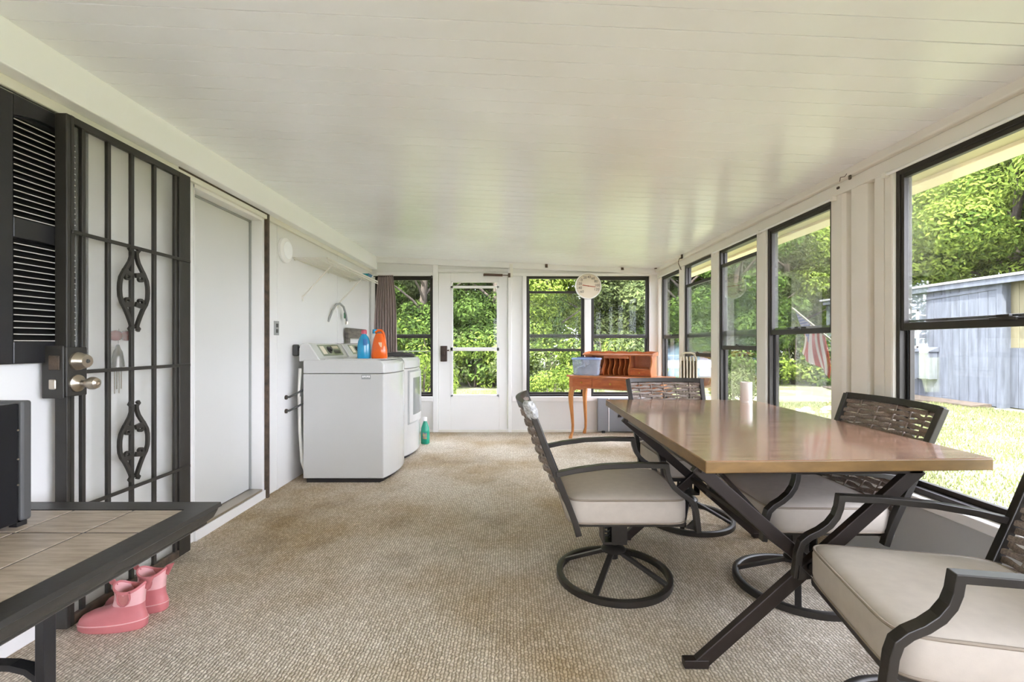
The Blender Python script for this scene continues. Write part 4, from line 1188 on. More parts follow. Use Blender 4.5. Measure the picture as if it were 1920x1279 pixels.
    for k_ in range(ns):
        z = 0.417 + (0.836 - 0.417) * k_ / (ns - 1)
        ww = hw(z) - 0.008
        pa = []
        for i in range(37):
            y = -ww + 2 * ww * i / 36
            yy = y / (hw(z) / 0.26)
            off_ = 0.0085 * math.cos(PI * yy / 0.09 + (PI if k_ % 2 else 0.0))
            pa.append((lerp_path(BK, z) + bowback(y, z) + off_, y, z + 0.0022 * math.sin(yy * 70 + k_ * 1.7)))
        sc_ = [1.0 - 0.30 * abs(math.cos(PI * (-ww + 2 * ww * i / 36) / (hw(z) / 0.26) / 0.18 + (k_ % 2) * PI / 2)) ** 6 for i in range(37)]
        MB().sweep(pa, [(-0.0045, -0.008), (0.0, -0.0112), (0.0045, -0.008), (0.0045, 0.008), (0.0, 0.0112), (-0.0045, 0.008)], (-0.35, 0, 0.93), scales=sc_).build('wicker_strand', wm, t, smooth=60)
    return t
chA = make_chair('taupe cushioned swivel chair at the left of the table, its back seen edge-on')
cl_ = [(chA, (0.494, 2.216, 0), 0.0, None),
       (None, (1.135, 2.93, 0), -PI / 2 + 0.03, 'swivel chair at the far end of the table with only its woven back showing above'),
       (None, (1.335, 2.125, 0), PI - 0.02, 'swivel chair between the table and the right windows, woven back leaning to the glass'),
       (None, (1.215, 1.245, 0), PI - 0.22, 'nearest swivel chair at the lower right, grey seat cushion in full view')]
chairs = []
for o, lc, rz, lb in cl_:
    if o is None:
        o = copy_tree(chA)
        o['label'] = lb
    chairs.append((o, lc, rz))
for o, lc, rz in chairs:
    o.location = lc
    o.rotation_euler = (0, 0, rz)
# bit of clear wrap left on two chairs
wrapm = mat('crinkled_plastic_wrap', S(170, 170, 168), 0.2, var=0.3, vscale=80, bump=0.8, bscale=120)
q = MB()
ls = []
for k_, (u, a) in enumerate(((0.0, 0.018), (0.015, 0.026), (0.04, 0.028), (0.065, 0.024), (0.08, 0.015))):
    z = 0.885 - u
    cx_ = lerp_path(BK, min(0.87, z)) - 0.003
    ls.append([(cx_ + a * math.cos(2 * PI * i / 14) * (1 + 0.15 * math.sin(3 * i + k_)), -0.268 + a * 0.95 * math.sin(2 * PI * i / 14) * (1 + 0.15 * math.cos(5 * i + k_)), z) for i in range(14)])
q.stack(ls).build('plastic_wrap', wrapm, chairs[0][0])
ls = []
for k_, (u, a) in enumerate(((0.0, 0.012), (0.015, 0.022), (0.04, 0.026), (0.06, 0.022), (0.075, 0.01))):
    ls.append([(-0.235 + a * math.cos(2 * PI * i / 14) * (1 + 0.2 * math.sin(3 * i + k_)), 0.215 + a * 0.9 * math.sin(2 * PI * i / 14) * (1 + 0.2 * math.cos(5 * i + k_)), 0.375 - u) for i in range(14)])
MB().stack(ls).build('plastic_wrap', wrapm, chairs[2][0])

# ================================================================== TILE TOPPED TABLE, BOX, BOOTS
tt0 = thing('tile_table', 'charcoal framed side table with wood look tiles, front left', 'side table', (-1.40, 1.20, 0))
bx0, bx1, by0, by1, bz1 = -1.735, -1.047, 0.62, 1.600, 0.562
prof = [(0.0, 0.0), (0.076, 0.0), (0.078, -0.014), (0.070, -0.020), (0.068, -0.028), (0.060, -0.048), (0.046, -0.060), (0.046, -0.066), (0.040, -0.072), (0.0, -0.072)]
# border: inner edge at 0, outer edge at +0.076
def border(a, b, nrm_):
    q = MB()
    nx_, ny_ = nrm_
    L0, L1 = [], []
    tx, ty = (b[0] - a[0], b[1] - a[1])
    l_ = math.hypot(tx, ty); tx /= l_; ty /= l_
    for (o, z) in prof:
        L0.append((a[0] + nx_ * o - tx * o, a[1] + ny_ * o - ty * o, bz1 + z))
        L1.append((b[0] + nx_ * o + tx * o, b[1] + ny_ * o + ty * o, bz1 + z))
    return q.stack([L0, L1]).build('border', M['bordercharcoal'], tt0, True, smooth=35)
ix0, ix1, iy0, iy1 = bx0 + 0.076, bx1 - 0.076, by0 + 0.076, by1 - 0.04
border((ix1, iy0), (ix1, iy1), (1, 0)); border((ix0, iy0), (ix0, iy1), (-1, 0))
border((ix0, iy1), (ix1, iy1), (0, 1)) ; border((ix0, iy0), (ix1, iy0), (0, -1))
MB().box(ix0, ix1, iy0, iy1, bz1 - 0.04, bz1 - 0.0035).build('tile_bed', M['black'], tt0, True)
cols = [ix0, ix0 + 0.16, ix0 + 0.365, ix1]
rows = [iy0, 0.93, 1.373, iy1]
for i in range(3):
    for j in range(3):
        MB().box(cols[i] + 0.004, cols[i + 1] - 0.004, rows[j] + 0.004, rows[j + 1] - 0.004, bz1 - 0.0045, bz1 - 0.001).build('tile', M['tilewood'], tt0, True, bevel=0.0015)
for x in (-1.22, -1.60):
    for y in (0.80, 1.19):
        lg = MB().bar([(x, y, 0.0), (x, y, bz1 - 0.06)], 0.026, 0.032, (0, 1, 0)).build('leg', M['black'], tt0, True, bevel=0.003)
for y in (0.80, 1.19):
    pts = [(-1.22, y, 0.235), (-1.235, y, 0.262), (-1.26, y, 0.280), (-1.30, y, 0.290), (-1.41, y, 0.292), (-1.52, y, 0.290), (-1.56, y, 0.280), (-1.585, y, 0.262), (-1.60, y, 0.235)]
    MB().bar(pts, 0.028, 0.016, (0, 0, 1)).build('stretcher', M['black'], tt0, True)
    MB().box(-1.66, -1.16, y - 0.014, y + 0.014, bz1 - 0.075, bz1 - 0.04).build('top_rail', M['black'], tt0, True)
tw = thing('black_cabinet', 'black metal box like a computer tower on the tile table', 'box', (-1.62, 1.2, bz1))
TWm = mat('black_satin_steel', S(24, 25, 29), 0.32, 0.2, var=0.08, vscale=5)
MB().box(-1.715, -1.534, 1.03, 1.415, bz1 + 0.012, bz1 + 0.383).build('case', TWm, tw, True, bevel=0.004)
MB().box(-1.72, -1.528, 1.417, 1.45, bz1 + 0.014, bz1 + 0.39).build('front_bezel', mat('grey_black_bezel', S(74, 74, 74), 0.4), tw, True, bevel=0.008, seg=3)
for x in (-1.70, -1.56):
    for y in (1.06, 1.41): MB().box(x, x + 0.025, y, y + 0.03, bz1 - 0.001, bz1 + 0.013).build('foot', M['black'], tw, True)
for z in (0.13, 0.21, 0.30): MB().lathe([(0.003, 0), (0.003, 0.002), (0, 0.002)], 8, (-1.534, 1.412, bz1 + z), 'x').build('screw', M['steel'], tw, True)

pk = mat('pink_rubber', S(198, 118, 120), 0.42, var=0.07, vscale=14)
pk2 = mat('pale_pink_rubber', S(230, 178, 178), 0.45, var=0.05, vscale=14)
pk3 = mat('pink_gusset', S(190, 120, 116), 0.7, var=0.06)
def boot(label, loc, rot):
    t = thing('rubber_boot', label, 'boot', loc, rot, 'pink ankle boots')
    def outl(c, a, b, z, sc_=0.0, n=44, toe=0.0, dz=0.0):
        o = []
        for i in range(n):
            th_ = 2 * PI * i / n
            x, y = math.cos(th_), math.sin(th_)
            wdt = b * (1 - 0.16 * max(0, x) ) 
            o.append((c + a * math.copysign(abs(x) ** 0.85, x), wdt * math.copysign(abs(y) ** 0.85, y), z + sc_ * math.cos(2 * th_) + dz * x))
        return o
    # x: toe -, heel +
    so = MB().stack([outl(0, 0.122, 0.044, 0.0), outl(0, 0.128, 0.047, 0.006), outl(0, 0.130, 0.048, 0.030, 0, dz=0.006)])
    so.build('sole', pk, t, smooth=45)
    MB().tube(outl(0, 0.129, 0.0478, 0.0305, dz=0.006), 0.0022, 6, True).build('sole_line', pk2, t, smooth=60)
    fo = MB()
    fo.stack([outl(0, 0.127, 0.0465, 0.031, dz=0.006), outl(0.002, 0.124, 0.0455, 0.045, dz=0.004), outl(0.006, 0.116, 0.044, 0.057, dz=0.002), outl(0.018, 0.101, 0.042, 0.068), outl(0.038, 0.079, 0.040, 0.078), outl(0.054, 0.062, 0.0385, 0.090), outl(0.061, 0.055, 0.0375, 0.098)])
    fo.build('foot_shell', pk, t, smooth=50)
    sh_ = MB()
    sh_.stack([outl(0.061, 0.055, 0.0375, 0.098), outl(0.064, 0.053, 0.037, 0.115), outl(0.066, 0.053, 0.038, 0.14), outl(0.067, 0.055, 0.040, 0.158), outl(0.067, 0.057, 0.041, 0.166, 0.012),
               outl(0.067, 0.053, 0.037, 0.166, 0.012), outl(0.066, 0.049, 0.034, 0.14), outl(0.061, 0.048, 0.032, 0.09), outl(0.06, 0.04, 0.03, 0.07)])
    ss = sh_.build('shaft', pk2, t, smooth=50)
    MB().sweep(outl(0.067, 0.0560, 0.040, 0.164, 0.012), [(0.004 * math.cos(k_ * PI / 3), 0.006 * math.sin(k_ * PI / 3)) for k_ in range(6)], closed=True).build('top_band', pk, t, smooth=60)
    for s_ in (-1, 1):
        q = MB(); vs_, fs = [], []
        pts = [(-0.023, 0.156), (-0.023, 0.128), (-0.018, 0.113), (-0.007, 0.105), (0.007, 0.105), (0.018, 0.113), (0.023, 0.128), (0.023, 0.156)]
        def yy(x, z): 
            k_ = (z - 0.098) / 0.06
            return s_ * (0.0378 + 0.0025 * k_) * math.sqrt(max(0.05, 1 - (x / 0.055) ** 2)) 
        a_ = [(0.066 + x, yy(x, z) + s_ * 0.0022, z) for x, z in pts]
        b_ = [(0.066 + x, yy(x, z) - s_ * 0.003, z) for x, z in pts]
        q.stack([b_, a_]).build('gusset', pk3, t)
        MB().tube([(x, y + s_ * 0.001, z) for x, y, z in a_], 0.0035, 6).build('gusset_trim', pk, t, smooth=60)
    MB().bar([(0.124, 0, 0.150), (0.134, 0, 0.172), (0.142, 0, 0.186), (0.132, 0, 0.182), (0.124, 0, 0.168)], 0.018, 0.003, (0, 1, 0)).build('pull_tab', pk, t)
    MB().bar([(0.010, 0, 0.165), (-0.002, 0, 0.184), (-0.014, 0, 0.192), (-0.006, 0, 0.180), (0.010, 0, 0.172)], 0.018, 0.003, (0, 1, 0)).build('pull_tab', pk, t)
    return t
boot('nearer pink rubber ankle boot on the carpet under the tile table', (-1.59, 1.815, 0), 0.06)
boot('farther pink rubber ankle boot half hidden behind its mate', (-1.595, 1.935, 0), 0.02)
lf = thing('dry_leaf', 'tiny curled dry scrap lying on the carpet in the middle', 'scrap', (0.20, 2.62, 0.001))
lf.location = ((670 - 960) / 853 * 964 / 340, 964 / 340, 0.001)
MB().tube([(-0.02, -0.01, 0.003), (-0.008, 0.004, 0.006), (0.006, 0.008, 0.005), (0.02, 0.004, 0.003)], 0.003, 6).build('scrap', mat('pale_scrap', S(214, 196, 168), 0.8), lf, smooth=50)
# ================================================================== OUTSIDE
GZ = -0.16
def ground_mat():
    m = bpy.data.materials.new('dry_lawn')
    nb = NB(m)
    b = nb.N['Principled BSDF']
    b.inputs['Roughness'].default_value = 0.95
    b.inputs['Specular IOR Level'].default_value = 0.1
    tc = nb.new('ShaderNodeTexCoord')
    n1 = nb.new('ShaderNodeTexNoise'); n1.inputs['Scale'].default_value = 0.7; n1.inputs['Detail'].default_value = 8; n1.inputs['Roughness'].default_value = 0.65
    nb.link(tc.outputs['Object'], n1.inputs['Vector'])
    cr = nb.new('ShaderNodeValToRGB')
    e = cr.color_ramp.elements
    e[0].position = 0.33; e[0].color = S(90, 96, 64)
    e[1].position = 0.66; e[1].color = S(144, 140, 120)
    q = e.new(0.5); q.color = S(116, 120, 88)
    nb.link(n1.outputs['Fac'], cr.inputs['Fac'])
    n2 = nb.new('ShaderNodeTexNoise'); n2.inputs['Scale'].default_value = 22; n2.inputs['Detail'].default_value = 6
    nb.link(tc.outputs['Object'], n2.inputs['Vector'])
    col = nb.mixcol(nb.math('MULTIPLY', n2.outputs['Fac'], 0.6), cr.outputs[0], S(170, 172, 150), 'MULTIPLY')
    nb.link(col, b.inputs['Base Color'])
    bp = nb.new('ShaderNodeBump'); bp.inputs['Strength'].default_value = 0.6; bp.inputs['Distance'].default_value = 0.05
    nb.link(n2.outputs['Fac'], bp.inputs['Height']); nb.link(bp.outputs[0], b.inputs['Normal'])
    return m
gr = MB().box(-60, 70, -50, 70, GZ - 0.2, GZ).build('ground', ground_mat())
struct(gr, 'dry yellow green lawn around the porch')

def blade_mat(name, c1, c2, transl=0.35):
    m = bpy.data.materials.new(name)
    nb = NB(m)
    nb.N.clear()
    out = nb.new('ShaderNodeOutputMaterial')
    tc = nb.new('ShaderNodeTexCoord')
    nz = nb.new('ShaderNodeTexNoise'); nz.inputs['Scale'].default_value = 1.1; nz.inputs['Detail'].default_value = 3
    wn = nb.new('ShaderNodeTexWhiteNoise', noise_dimensions='3D')
    ge = nb.new('ShaderNodeNewGeometry')
    nb.link(tc.outputs['Object'], nz.inputs['Vector'])
    f = nb.math('ADD', nb.math('MULTIPLY', nz.outputs['Fac'], 0.9), nb.math('MULTIPLY', ge.outputs['Random Per Island'], 0.5))
    cr = nb.new('ShaderNodeValToRGB')
    cr.color_ramp.elements[0].position = 0.4; cr.color_ramp.elements[0].color = c1
    cr.color_ramp.elements[1].position = 1.0; cr.color_ramp.elements[1].color = c2
    nb.link(f, cr.inputs['Fac'])
    d = nb.new('ShaderNodeBsdfDiffuse'); t = nb.new('ShaderNodeBsdfTranslucent'); mx = nb.new('ShaderNodeMixShader')
    nb.link(cr.outputs[0], d.inputs['Color']); nb.link(cr.outputs[0], t.inputs['Color'])
    mx.inputs[0].default_value = transl
    nb.link(d.outputs[0], mx.inputs[1]); nb.link(t.outputs[0], mx.inputs[2])
    nb.link(mx.outputs[0], out.inputs['Surface'])
    return m
LEAF = [blade_mat('deep_green_leaves', S(32, 46, 22), S(86, 106, 50)), blade_mat('bright_green_leaves', S(52, 70, 26), S(124, 140, 62)), blade_mat('olive_leaves', S(42, 52, 32), S(98, 108, 66))]
GRASS = blade_mat('grass_blades', S(80, 88, 50), S(126, 128, 88), 0.3)
bark = wood_mat('grey_brown_bark', S(44, 37, 31), S(80, 70, 59), 0.9, (6, 6, 1), bump=0.6)

def leaf_mesh(name, blobs, per, size, seed, m):
    rn = random.Random(seed)
    vs_, fs = [], []
    for (cx, cy, cz, r) in blobs:
        for _ in range(int(per * r * r)):
            d = Vector((rn.gauss(0, 1), rn.gauss(0, 1), rn.gauss(0, 1))).normalized()
            rr = r * (1 - 0.45 * rn.random() ** 2)
            c = Vector((cx, cy, cz)) + Vector((d.x * rr, d.y * rr, d.z * rr * 0.8))
            n = (d + Vector((rn.uniform(-.9, .9), rn.uniform(-.9, .9), rn.uniform(-.3, 1.0)))).normalized()
            a = n.orthogonal().normalized()
            a.rotate(__import__('mathutils').Quaternion(n, rn.uniform(0, 2 * PI)))
            b = n.cross(a)
            s = size * rn.uniform(0.7, 1.4)
            o = len(vs_)
            vs_ += [tuple(c - a * s), tuple(c - b * s * 0.42 + n * s * 0.08), tuple(c + a * s), tuple(c + b * s * 0.42 + n * s * 0.08)]
            fs.append((o, o + 1, o + 2, o + 3))
    me = bpy.data.meshes.new(name)
    me.from_pydata(vs_, [], fs)
    me.materials.append(m)
    return me
def crown(seed, h, rad, z0, nbl):
    rn = random.Random(seed)
    bl = []
    for _ in range(nbl):
        t = rn.random()
        z = z0 + (h - z0) * t
        env = rad * math.sin(PI * (0.12 + 0.83 * t)) ** 0.7
        a = rn.uniform(0, 2 * PI)
        q = env * math.sqrt(rn.random())
        bl.append((q * math.cos(a), q * math.sin(a), z, rn.uniform(0.5, 1.0) * rad * 0.36))
    return bl
TREES = []
for k, (h, rad, z0, nbl, lm) in enumerate(((7.5, 2.3, 1.2, 34, 0), (8.5, 2.6, 1.6, 38, 1), (7.0, 2.1, 0.6, 34, 2))):
    me = leaf_mesh('foliage', crown(k + 11, h, rad, z0, nbl), 2400, 0.062, k + 5, LEAF[lm])
    tr = MB()
    tr.tube([(0, 0, -0.05), (0.05, 0.02, 1.2), (-0.04, 0.06, 2.6), (0.05, 0, 4.2), (0, 0, h * 0.8)], 0.16, 8, scales=[1.2, 1.0, 0.85, 0.6, 0.2])
    rn = random.Random(k)
    for _ in range(7):
        a = rn.uniform(0, 2 * PI); zb = rn.uniform(1.6, h * 0.6)
        tr.tube([(0, 0, zb), (0.5 * math.cos(a), 0.5 * math.sin(a), zb + 0.5), (rad * 0.7 * math.cos(a), rad * 0.7 * math.sin(a), zb + 1.2)], 0.055, 6, scales=[1, 0.7, 0.25])
    tm = tr.build('trunk', bark, smooth=60)
    td = tm.data
    bpy.data.objects.remove(tm)
    TREES.append((me, td))
BUSH = []
for k, lm in enumerate((1, 0, 2)):
    rn = random.Random(40 + k)
    bl = [(rn.uniform(-0.6, 0.6), rn.uniform(-0.6, 0.6), rn.uniform(0.25, 1.1), rn.uniform(0.25, 0.45)) for _ in range(16)]
    me = leaf_mesh('foliage', bl, 1500, 0.05, k + 50, LEAF[lm])
    tr = MB()
    for _ in range(6):
        a = rn.uniform(0, 2 * PI); r_ = rn.uniform(0.2, 0.6)
        tr.tube([(0.05 * math.cos(a), 0.05 * math.sin(a), -0.03), (r_ * 0.6 * math.cos(a), r_ * 0.6 * math.sin(a), 0.5), (r_ * math.cos(a), r_ * math.sin(a), 1.1)], 0.018, 5, scales=[1, 0.8, 0.4])
    tm = tr.build('stem', bark)
    td = tm.data
    bpy.data.objects.remove(tm)
    BUSH.append((me, td))
def plant(kind, k, x, y, s, label, cat, group):
    t = thing(kind, label, cat, (x, y, GZ), random.uniform(0, 6.28), group)
    me, td = (TREES if kind == 'tree' else BUSH)[k]
    for nm, d in (('foliage', me), ('trunk' if kind == 'tree' else 'stem', td)):
        o = bpy.data.objects.new(nm, d)
        sc.collection.objects.link(o)
        o.parent = t
        o.scale = (s * random.uniform(0.9, 1.1), s * random.uniform(0.9, 1.1), s)
        if nm == 'foliage': o['kind'] = 'stuff'
rt = random.Random(21)
# woods beyond the far wall
for i in range(9):
    plant('tree', [0, 1, 2, 0][i % 4], -8.6 + i * 2.0 + rt.uniform(-.4, .4), 15.5 + rt.uniform(-.8, .8), rt.uniform(0.85, 1.1), 'leafy green tree in the front row of woods behind the far windows', 'tree', 'front woods behind the far windows')
for i in range(8):
    plant('tree', [2, 0, 1][i % 3], -10 + i * 2.7 + rt.uniform(-.5, .5), 20.0 + rt.uniform(-1, 1), rt.uniform(1.1, 1.3), 'tall tree filling the rear of the woods behind the far windows', 'tree', 'rear woods behind the far windows')
# woods to the right, behind the shed
for i in range(7):
    plant('tree', [1, 1, 0, 1, 1][i % 5], 14.6 + 0.25 * i + rt.uniform(-.4, .4), 18.6 - i * 1.6 + rt.uniform(-.4, .4), rt.uniform(0.95, 1.15), 'sunlit green tree rising behind the grey shed', 'tree', 'trees behind the shed')
for i in range(6):
    plant('tree', [0, 2, 1][i % 3], 20.5 + rt.uniform(-.8, .8), 24 - i * 2.6 + rt.uniform(-.5, .5), rt.uniform(1.35, 1.6), 'tall tree filling the rear of the woods behind the shed', 'tree', 'rear woods behind the shed')
for (x, y) in ((8.6, 16.2), (10.6, 17.6), (12.0, 19.0), (9.8, 20.5), (6.8, 17.2), (14.2, 21.5)):
    plant('tree', rt.choice((1, 1, 2)), x, y, rt.uniform(0.9, 1.05), 'dark green tree seen behind the flag through the right windows', 'tree', 'trees left of the shed')
for i in range(9):
    plant('tree', i % 3, -9 + i * 4.4, 27.0 + rt.uniform(-1, 1), rt.uniform(1.6, 1.9), 'tallest tree at the very back of the woods', 'tree', 'backmost woods')
# understorey
for i in range(13):
    plant('bush', i % 3, -6.2 + i * 0.82 + rt.uniform(-.2, .2), 13.4 + rt.uniform(-.6, .6), rt.uniform(1.0, 1.6), 'rounded green bush along the foot of the woods', 'bush', 'bushes along the woods')
for i in range(6):
    plant('bush', (i + 1) % 3, 7.2 + i * 0.9, 14.6 - 0.1 * i + rt.uniform(-.3, .3), rt.uniform(0.9, 1.4), 'rounded green bush between the car and the shed', 'bush', 'bushes left of the shed')
plant('bush', 0, 0.75, 9.3, 0.62, 'small bright yellow green bush close to the far window', 'bush', None)
plant('bush', 0, -1.9, 9.6, 0.9, 'light green bush seen through the window by the curtain', 'bush', None)
plant('bush', 2, 4.75, 9.6, 0.62, 'low green bush seen under the lowered right sash', 'bush', None)

# grass tufts near the right windows and beyond the far wall
def grass(name, x0, x1, y0, y1, n, seed):
    rn = random.Random(seed)
    vs_, fs = [], []
    for _ in range(n):
        x, y = rn.uniform(x0, x1), rn.uniform(y0, y1)
        a = rn.uniform(0, 2 * PI); h = rn.uniform(0.02, 0.06); w_ = rn.uniform(0.004, 0.008)
        lx, ly = rn.uniform(-.03, .03), rn.uniform(-.03, .03)
        o = len(vs_)
        vs_ += [(x - w_ * math.cos(a), y - w_ * math.sin(a), GZ - 0.003), (x + w_ * math.cos(a), y + w_ * math.sin(a), GZ - 0.003), (x + lx, y + ly, GZ + h)]
        fs.append((o, o + 1, o + 2))
    me = bpy.data.meshes.new(name)
    me.from_pydata(vs_, [], fs)
    me.materials.append(GRASS)
    o = bpy.data.objects.new(name, me)
    sc.collection.objects.link(o)
    o['kind'] = 'stuff'
    return o
tag(grass('lawn_grass', 2.6, 9.5, 2.0, 10.0, 60000, 3), 'short dry grass on the lawn between the porch and the shed', 'grass')
tag(grass('yard_grass', -4.0, 2.5, 7.0, 12.5, 30000, 4), 'short dry grass on the yard beyond the far wall', 'grass')

# shed
shed = thing('garden_shed', 'pale blue grey weathered board shed with a low flat roof', 'shed', (9.75, 10.5, GZ))
bm1 = wood_mat('pale_blue_boards', S(58, 61, 67), S(84, 88, 96), 0.8, (5, 5, 0.6), dist=2.5, bump=0.1)
yel = wood_mat('tan_boards', S(90, 84, 62), S(108, 102, 78), 0.8, (5, 5, 0.6), dist=2.5)
SX0, SH = 9.75, 2.42
MB().box(SX0 + 0.03, 13.0, 9.1, 14.0, GZ, SH).build('wall_core', bm1, shed, True)
bd_ = None
y = 9.12; k = 0
while y < 13.95:
    MB().box(SX0, SX0 + 0.03, y + 0.004, y + 0.196, GZ + 0.02, SH - 0.02 + 0.0 * k).build('board', bm1, shed, True, bevel=0.003)
    y += 0.2; k += 1
MB().box(SX0 - 0.025, SX0 + 0.06, 9.03, 9.13, GZ, SH).build('corner_board', bm1, shed, True)
MB().prism([(9.1, SH - 0.19), (14.0, SH - 0.42), (14.0, SH - 0.36), (9.1, SH - 0.13)], SX0 - 0.02, SX0 + 0.01, 'x').build('trim_board', bm1, shed, True)
MB().box(SX0 - 0.12, SX0 - 0.06, 4.6, 14.1, SH - 0.09, SH + 0.04).build('fascia_board', bm1, shed, True)
MB().box(SX0 - 0.15, 13.3, 4.5, 14.2, SH + 0.03, SH + 0.08).build('roof', mat('grey_roof_edge', S(130, 130, 130), 0.7), shed, True)
MB().box(SX0 + 0.25, 13.0, 4.7, 9.1, GZ, SH).build('wall_core', yel, shed, True)
y = 4.75
while y < 9.0:
    MB().box(SX0 + 0.21, SX0 + 0.25, y + 0.004, y + 0.196, GZ + 0.02, 1.05).build('board', bm1, shed, True, bevel=0.003)
    MB().box(SX0 + 0.23, SX0 + 0.25, y + 0.004, y + 0.196, 1.05, SH).build('board', yel, shed, True, bevel=0.003)
    y += 0.2
MB().box(SX0 + 0.20, SX0 + 0.26, 6.9, 7.8, GZ, 1.95).build('shed_door', bm1, shed, True, bevel=0.01)
wn_ = MB()
for a, b, c, d in ((10.90, 10.95, 0.30, 1.95), (11.25, 11.30, 0.30, 1.95), (10.90, 11.30, 0.30, 0.36), (10.90, 11.30, 1.89, 1.95), (10.90, 11.30, 1.02, 1.08), (10.90, 11.30, 1.46, 1.5), (10.90, 11.30, 0.72, 0.76)):
    wn_.box(SX0 - 0.02, SX0 + 0.02, a, b, c, d)
wf = wn_.build('window_frame', M['white'], shed, True)
MB().box(9.745 - 9.75, 9.752 - 9.75, 10.92 - 10.5, 11.28 - 10.5, 0.32 - GZ, 1.93 - GZ).build('pane', mat('dark_pane', S(70, 78, 82), 0.1), wf)
# wall lamp
lp = thing('wall_lamp', 'black and glass wall lantern on the tan part of the shed', 'lamp', (SX0 + 0.2, 8.55, 1.9))
MB().tube([(SX0 + 0.23, 8.55, 1.93), (SX0 + 0.12, 8.55, 1.95), (SX0 + 0.06, 8.55, 1.90)], 0.02, 6).build('arm', M['black'], lp, True, smooth=60)
MB().lathe([(0.05, 0.0), (0.05, 0.02), (0.0, 0.021)], 12, (SX0 + 0.21, 8.55, 1.93), 'x').build('backplate', M['black'], lp, True)
MB().lathe([(0.03, 1.70), (0.07, 1.72), (0.085, 1.86), (0.03, 1.90), (0.0, 1.90)], 12, (SX0 + 0.06, 8.55, 0), 'z').build('glass_shade', mat('lamp_glass', S(226, 226, 206), 0.2), lp, True, smooth=40)
# bird house and meter box on the shed wall
ub = thing('utility_box', 'pale blue box fixed to the shed wall beside its window', 'utility box', (SX0 - 0.12, 10.55, 0.5))
MB().box(SX0 - 0.22, SX0 - 0.02, 10.40, 10.84, 0.32, 0.95).build('box_body', bm1, ub, True, bevel=0.01)
MB().prism([(SX0 - 0.26, 0.95), (SX0 - 0.02, 1.06), (SX0 - 0.02, 0.95)], 10.37, 10.86, 'y').build('box_roof', bm1, ub, True)
bh = thing('bird_feeder', 'small white roofed bird feeder hanging by the shed wall', 'bird feeder', (SX0 - 0.35, 10.73, 1.3))
MB().lathe([(0.0, 1.75), (0.015, 1.70), (0.02, 1.60), (0.15, 1.46), (0.14, 1.45), (0.0, 1.46)], 8, (SX0 - 0.35, 10.73, 0), 'z').build('feeder_roof', M['white'], bh, True)
MB().lathe([(0.09, 1.30), (0.09, 1.46)], 8, (SX0 - 0.35, 10.73, 0), 'z').build('feeder_body', M['white'], bh, True)
MB().lathe([(0.0, 1.26), (0.13, 1.27), (0.13, 1.30), (0.0, 1.30)], 8, (SX0 - 0.35, 10.73, 0), 'z').build('feeder_tray', M['white'], bh, True)
MB().tube([(SX0 - 0.35, 10.73, 1.74), (SX0 - 0.2, 10.73, 1.82), (SX0 + 0.0, 10.73, 1.80)], 0.012, 6).build('feeder_arm', M['white'], bh, True)
# dark mulch strip
mu = MB()
mu.stack([[(SX0 - 0.05 - (0.0 if s_ else 0.0), 9.2 + 0.6 * i, GZ + z) for i in range(8)] + [(SX0 - 0.5 - 0.2 * math.sin(i * 1.7) - 0.1, 13.4 - 0.6 * i, GZ + z * 0.6) for i in range(8)] for s_, z in ((0, -0.01), (1, 0.07))])
tag(mu.build('mulch_bed', mat('dark_mulch', S(52, 44, 36), 0.95, col2=S(84, 72, 60), vscale=14, bump=0.8, bscale=25)), 'dark mulch bed along the foot of the shed', 'mulch bed')
# rubble pile
rp = thing('stone_pile', 'low brown pile of stones on the lawn below the flag', 'stone pile', (5.9, 8.6, GZ))
stm = mat('pale_stone', S(92, 80, 68), 0.9, col2=S(120, 108, 94), vscale=6)
rn = random.Random(9)
for k in range(16):
    x, y, r_ = rn.gauss(0, .4), rn.gauss(0, .3), rn.uniform(.05, .09)
    MB().stack([[(x + r_ * s_ * math.cos(i * PI / 4 + k) * rn.uniform(.85, 1.15), y + r_ * s_ * math.sin(i * PI / 4 + k) * rn.uniform(.85, 1.15), z * r_) for i in range(8)] for z, s_ in ((-0.2, .8), (0.25, 1.0), (0.7, .8), (0.95, .4))]).build('stone', stm, rp)

# flag on a short pole fixed outside the right wall
fg = thing('flag', 'small American stars and stripes flag on a white pole outside the right window', 'flag', (1.98, 2.74, 1.10))
A, B = Vector((1.985, 2.74, 1.10)), Vector((2.23, 3.62, 1.415))
MB().tube([A, B], 0.0065, 8).build('pole', mat('cream_pole', S(150, 144, 116), 0.5), fg, True, smooth=60)
MB().lathe([(0.03, 1.965), (0.03, 1.985), (0.0, 1.986)], 12, (0, 2.74, 1.10), 'x').build('pole_socket', M['white'], fg, True)
def fp(u, v, o=0.0):
    """u 0 at the tip .. 1 down the pole, v 0 at the pole .. 1 at the free edge"""
    p = B.lerp(A, 0.10 + 0.62 * u)
    hang = Vector((0.03 * math.sin(v * 3), 0, -1)) * (0.29 * v)
    fold = 0.05 * v * math.sin(u * 7 + v * 2) + 0.015 * math.sin(u * 19 + 1) * v
    # lower corner is blown towards the house end
    return p + hang + Vector((fold + o, -0.06 * v * (1 - u) + fold * 0.3, 0.02 * v * (1 - u)))
NU, NV = 26, 16
reds, whites, blues = mat('flag_red', S(186, 66, 66), 0.8), mat('flag_white', S(236, 226, 222), 0.8), mat('flag_blue', S(70, 82, 150), 0.8)
q = MB()
idx = {}
vs_ = [fp(i / NU, j / NV) for i in range(NU + 1) for j in range(NV + 1)]
fs, mi_ = [], []
for i in range(NU):
    for j in range(NV):
        a = i * (NV + 1) + j
        fs.append((a, a + 1, a + NV + 2, a + NV + 1))
        mi_.append(2 if (i < 14 and j < 8) else (i // 2) % 2)
q.add(vs_, fs)
q.m = mi_
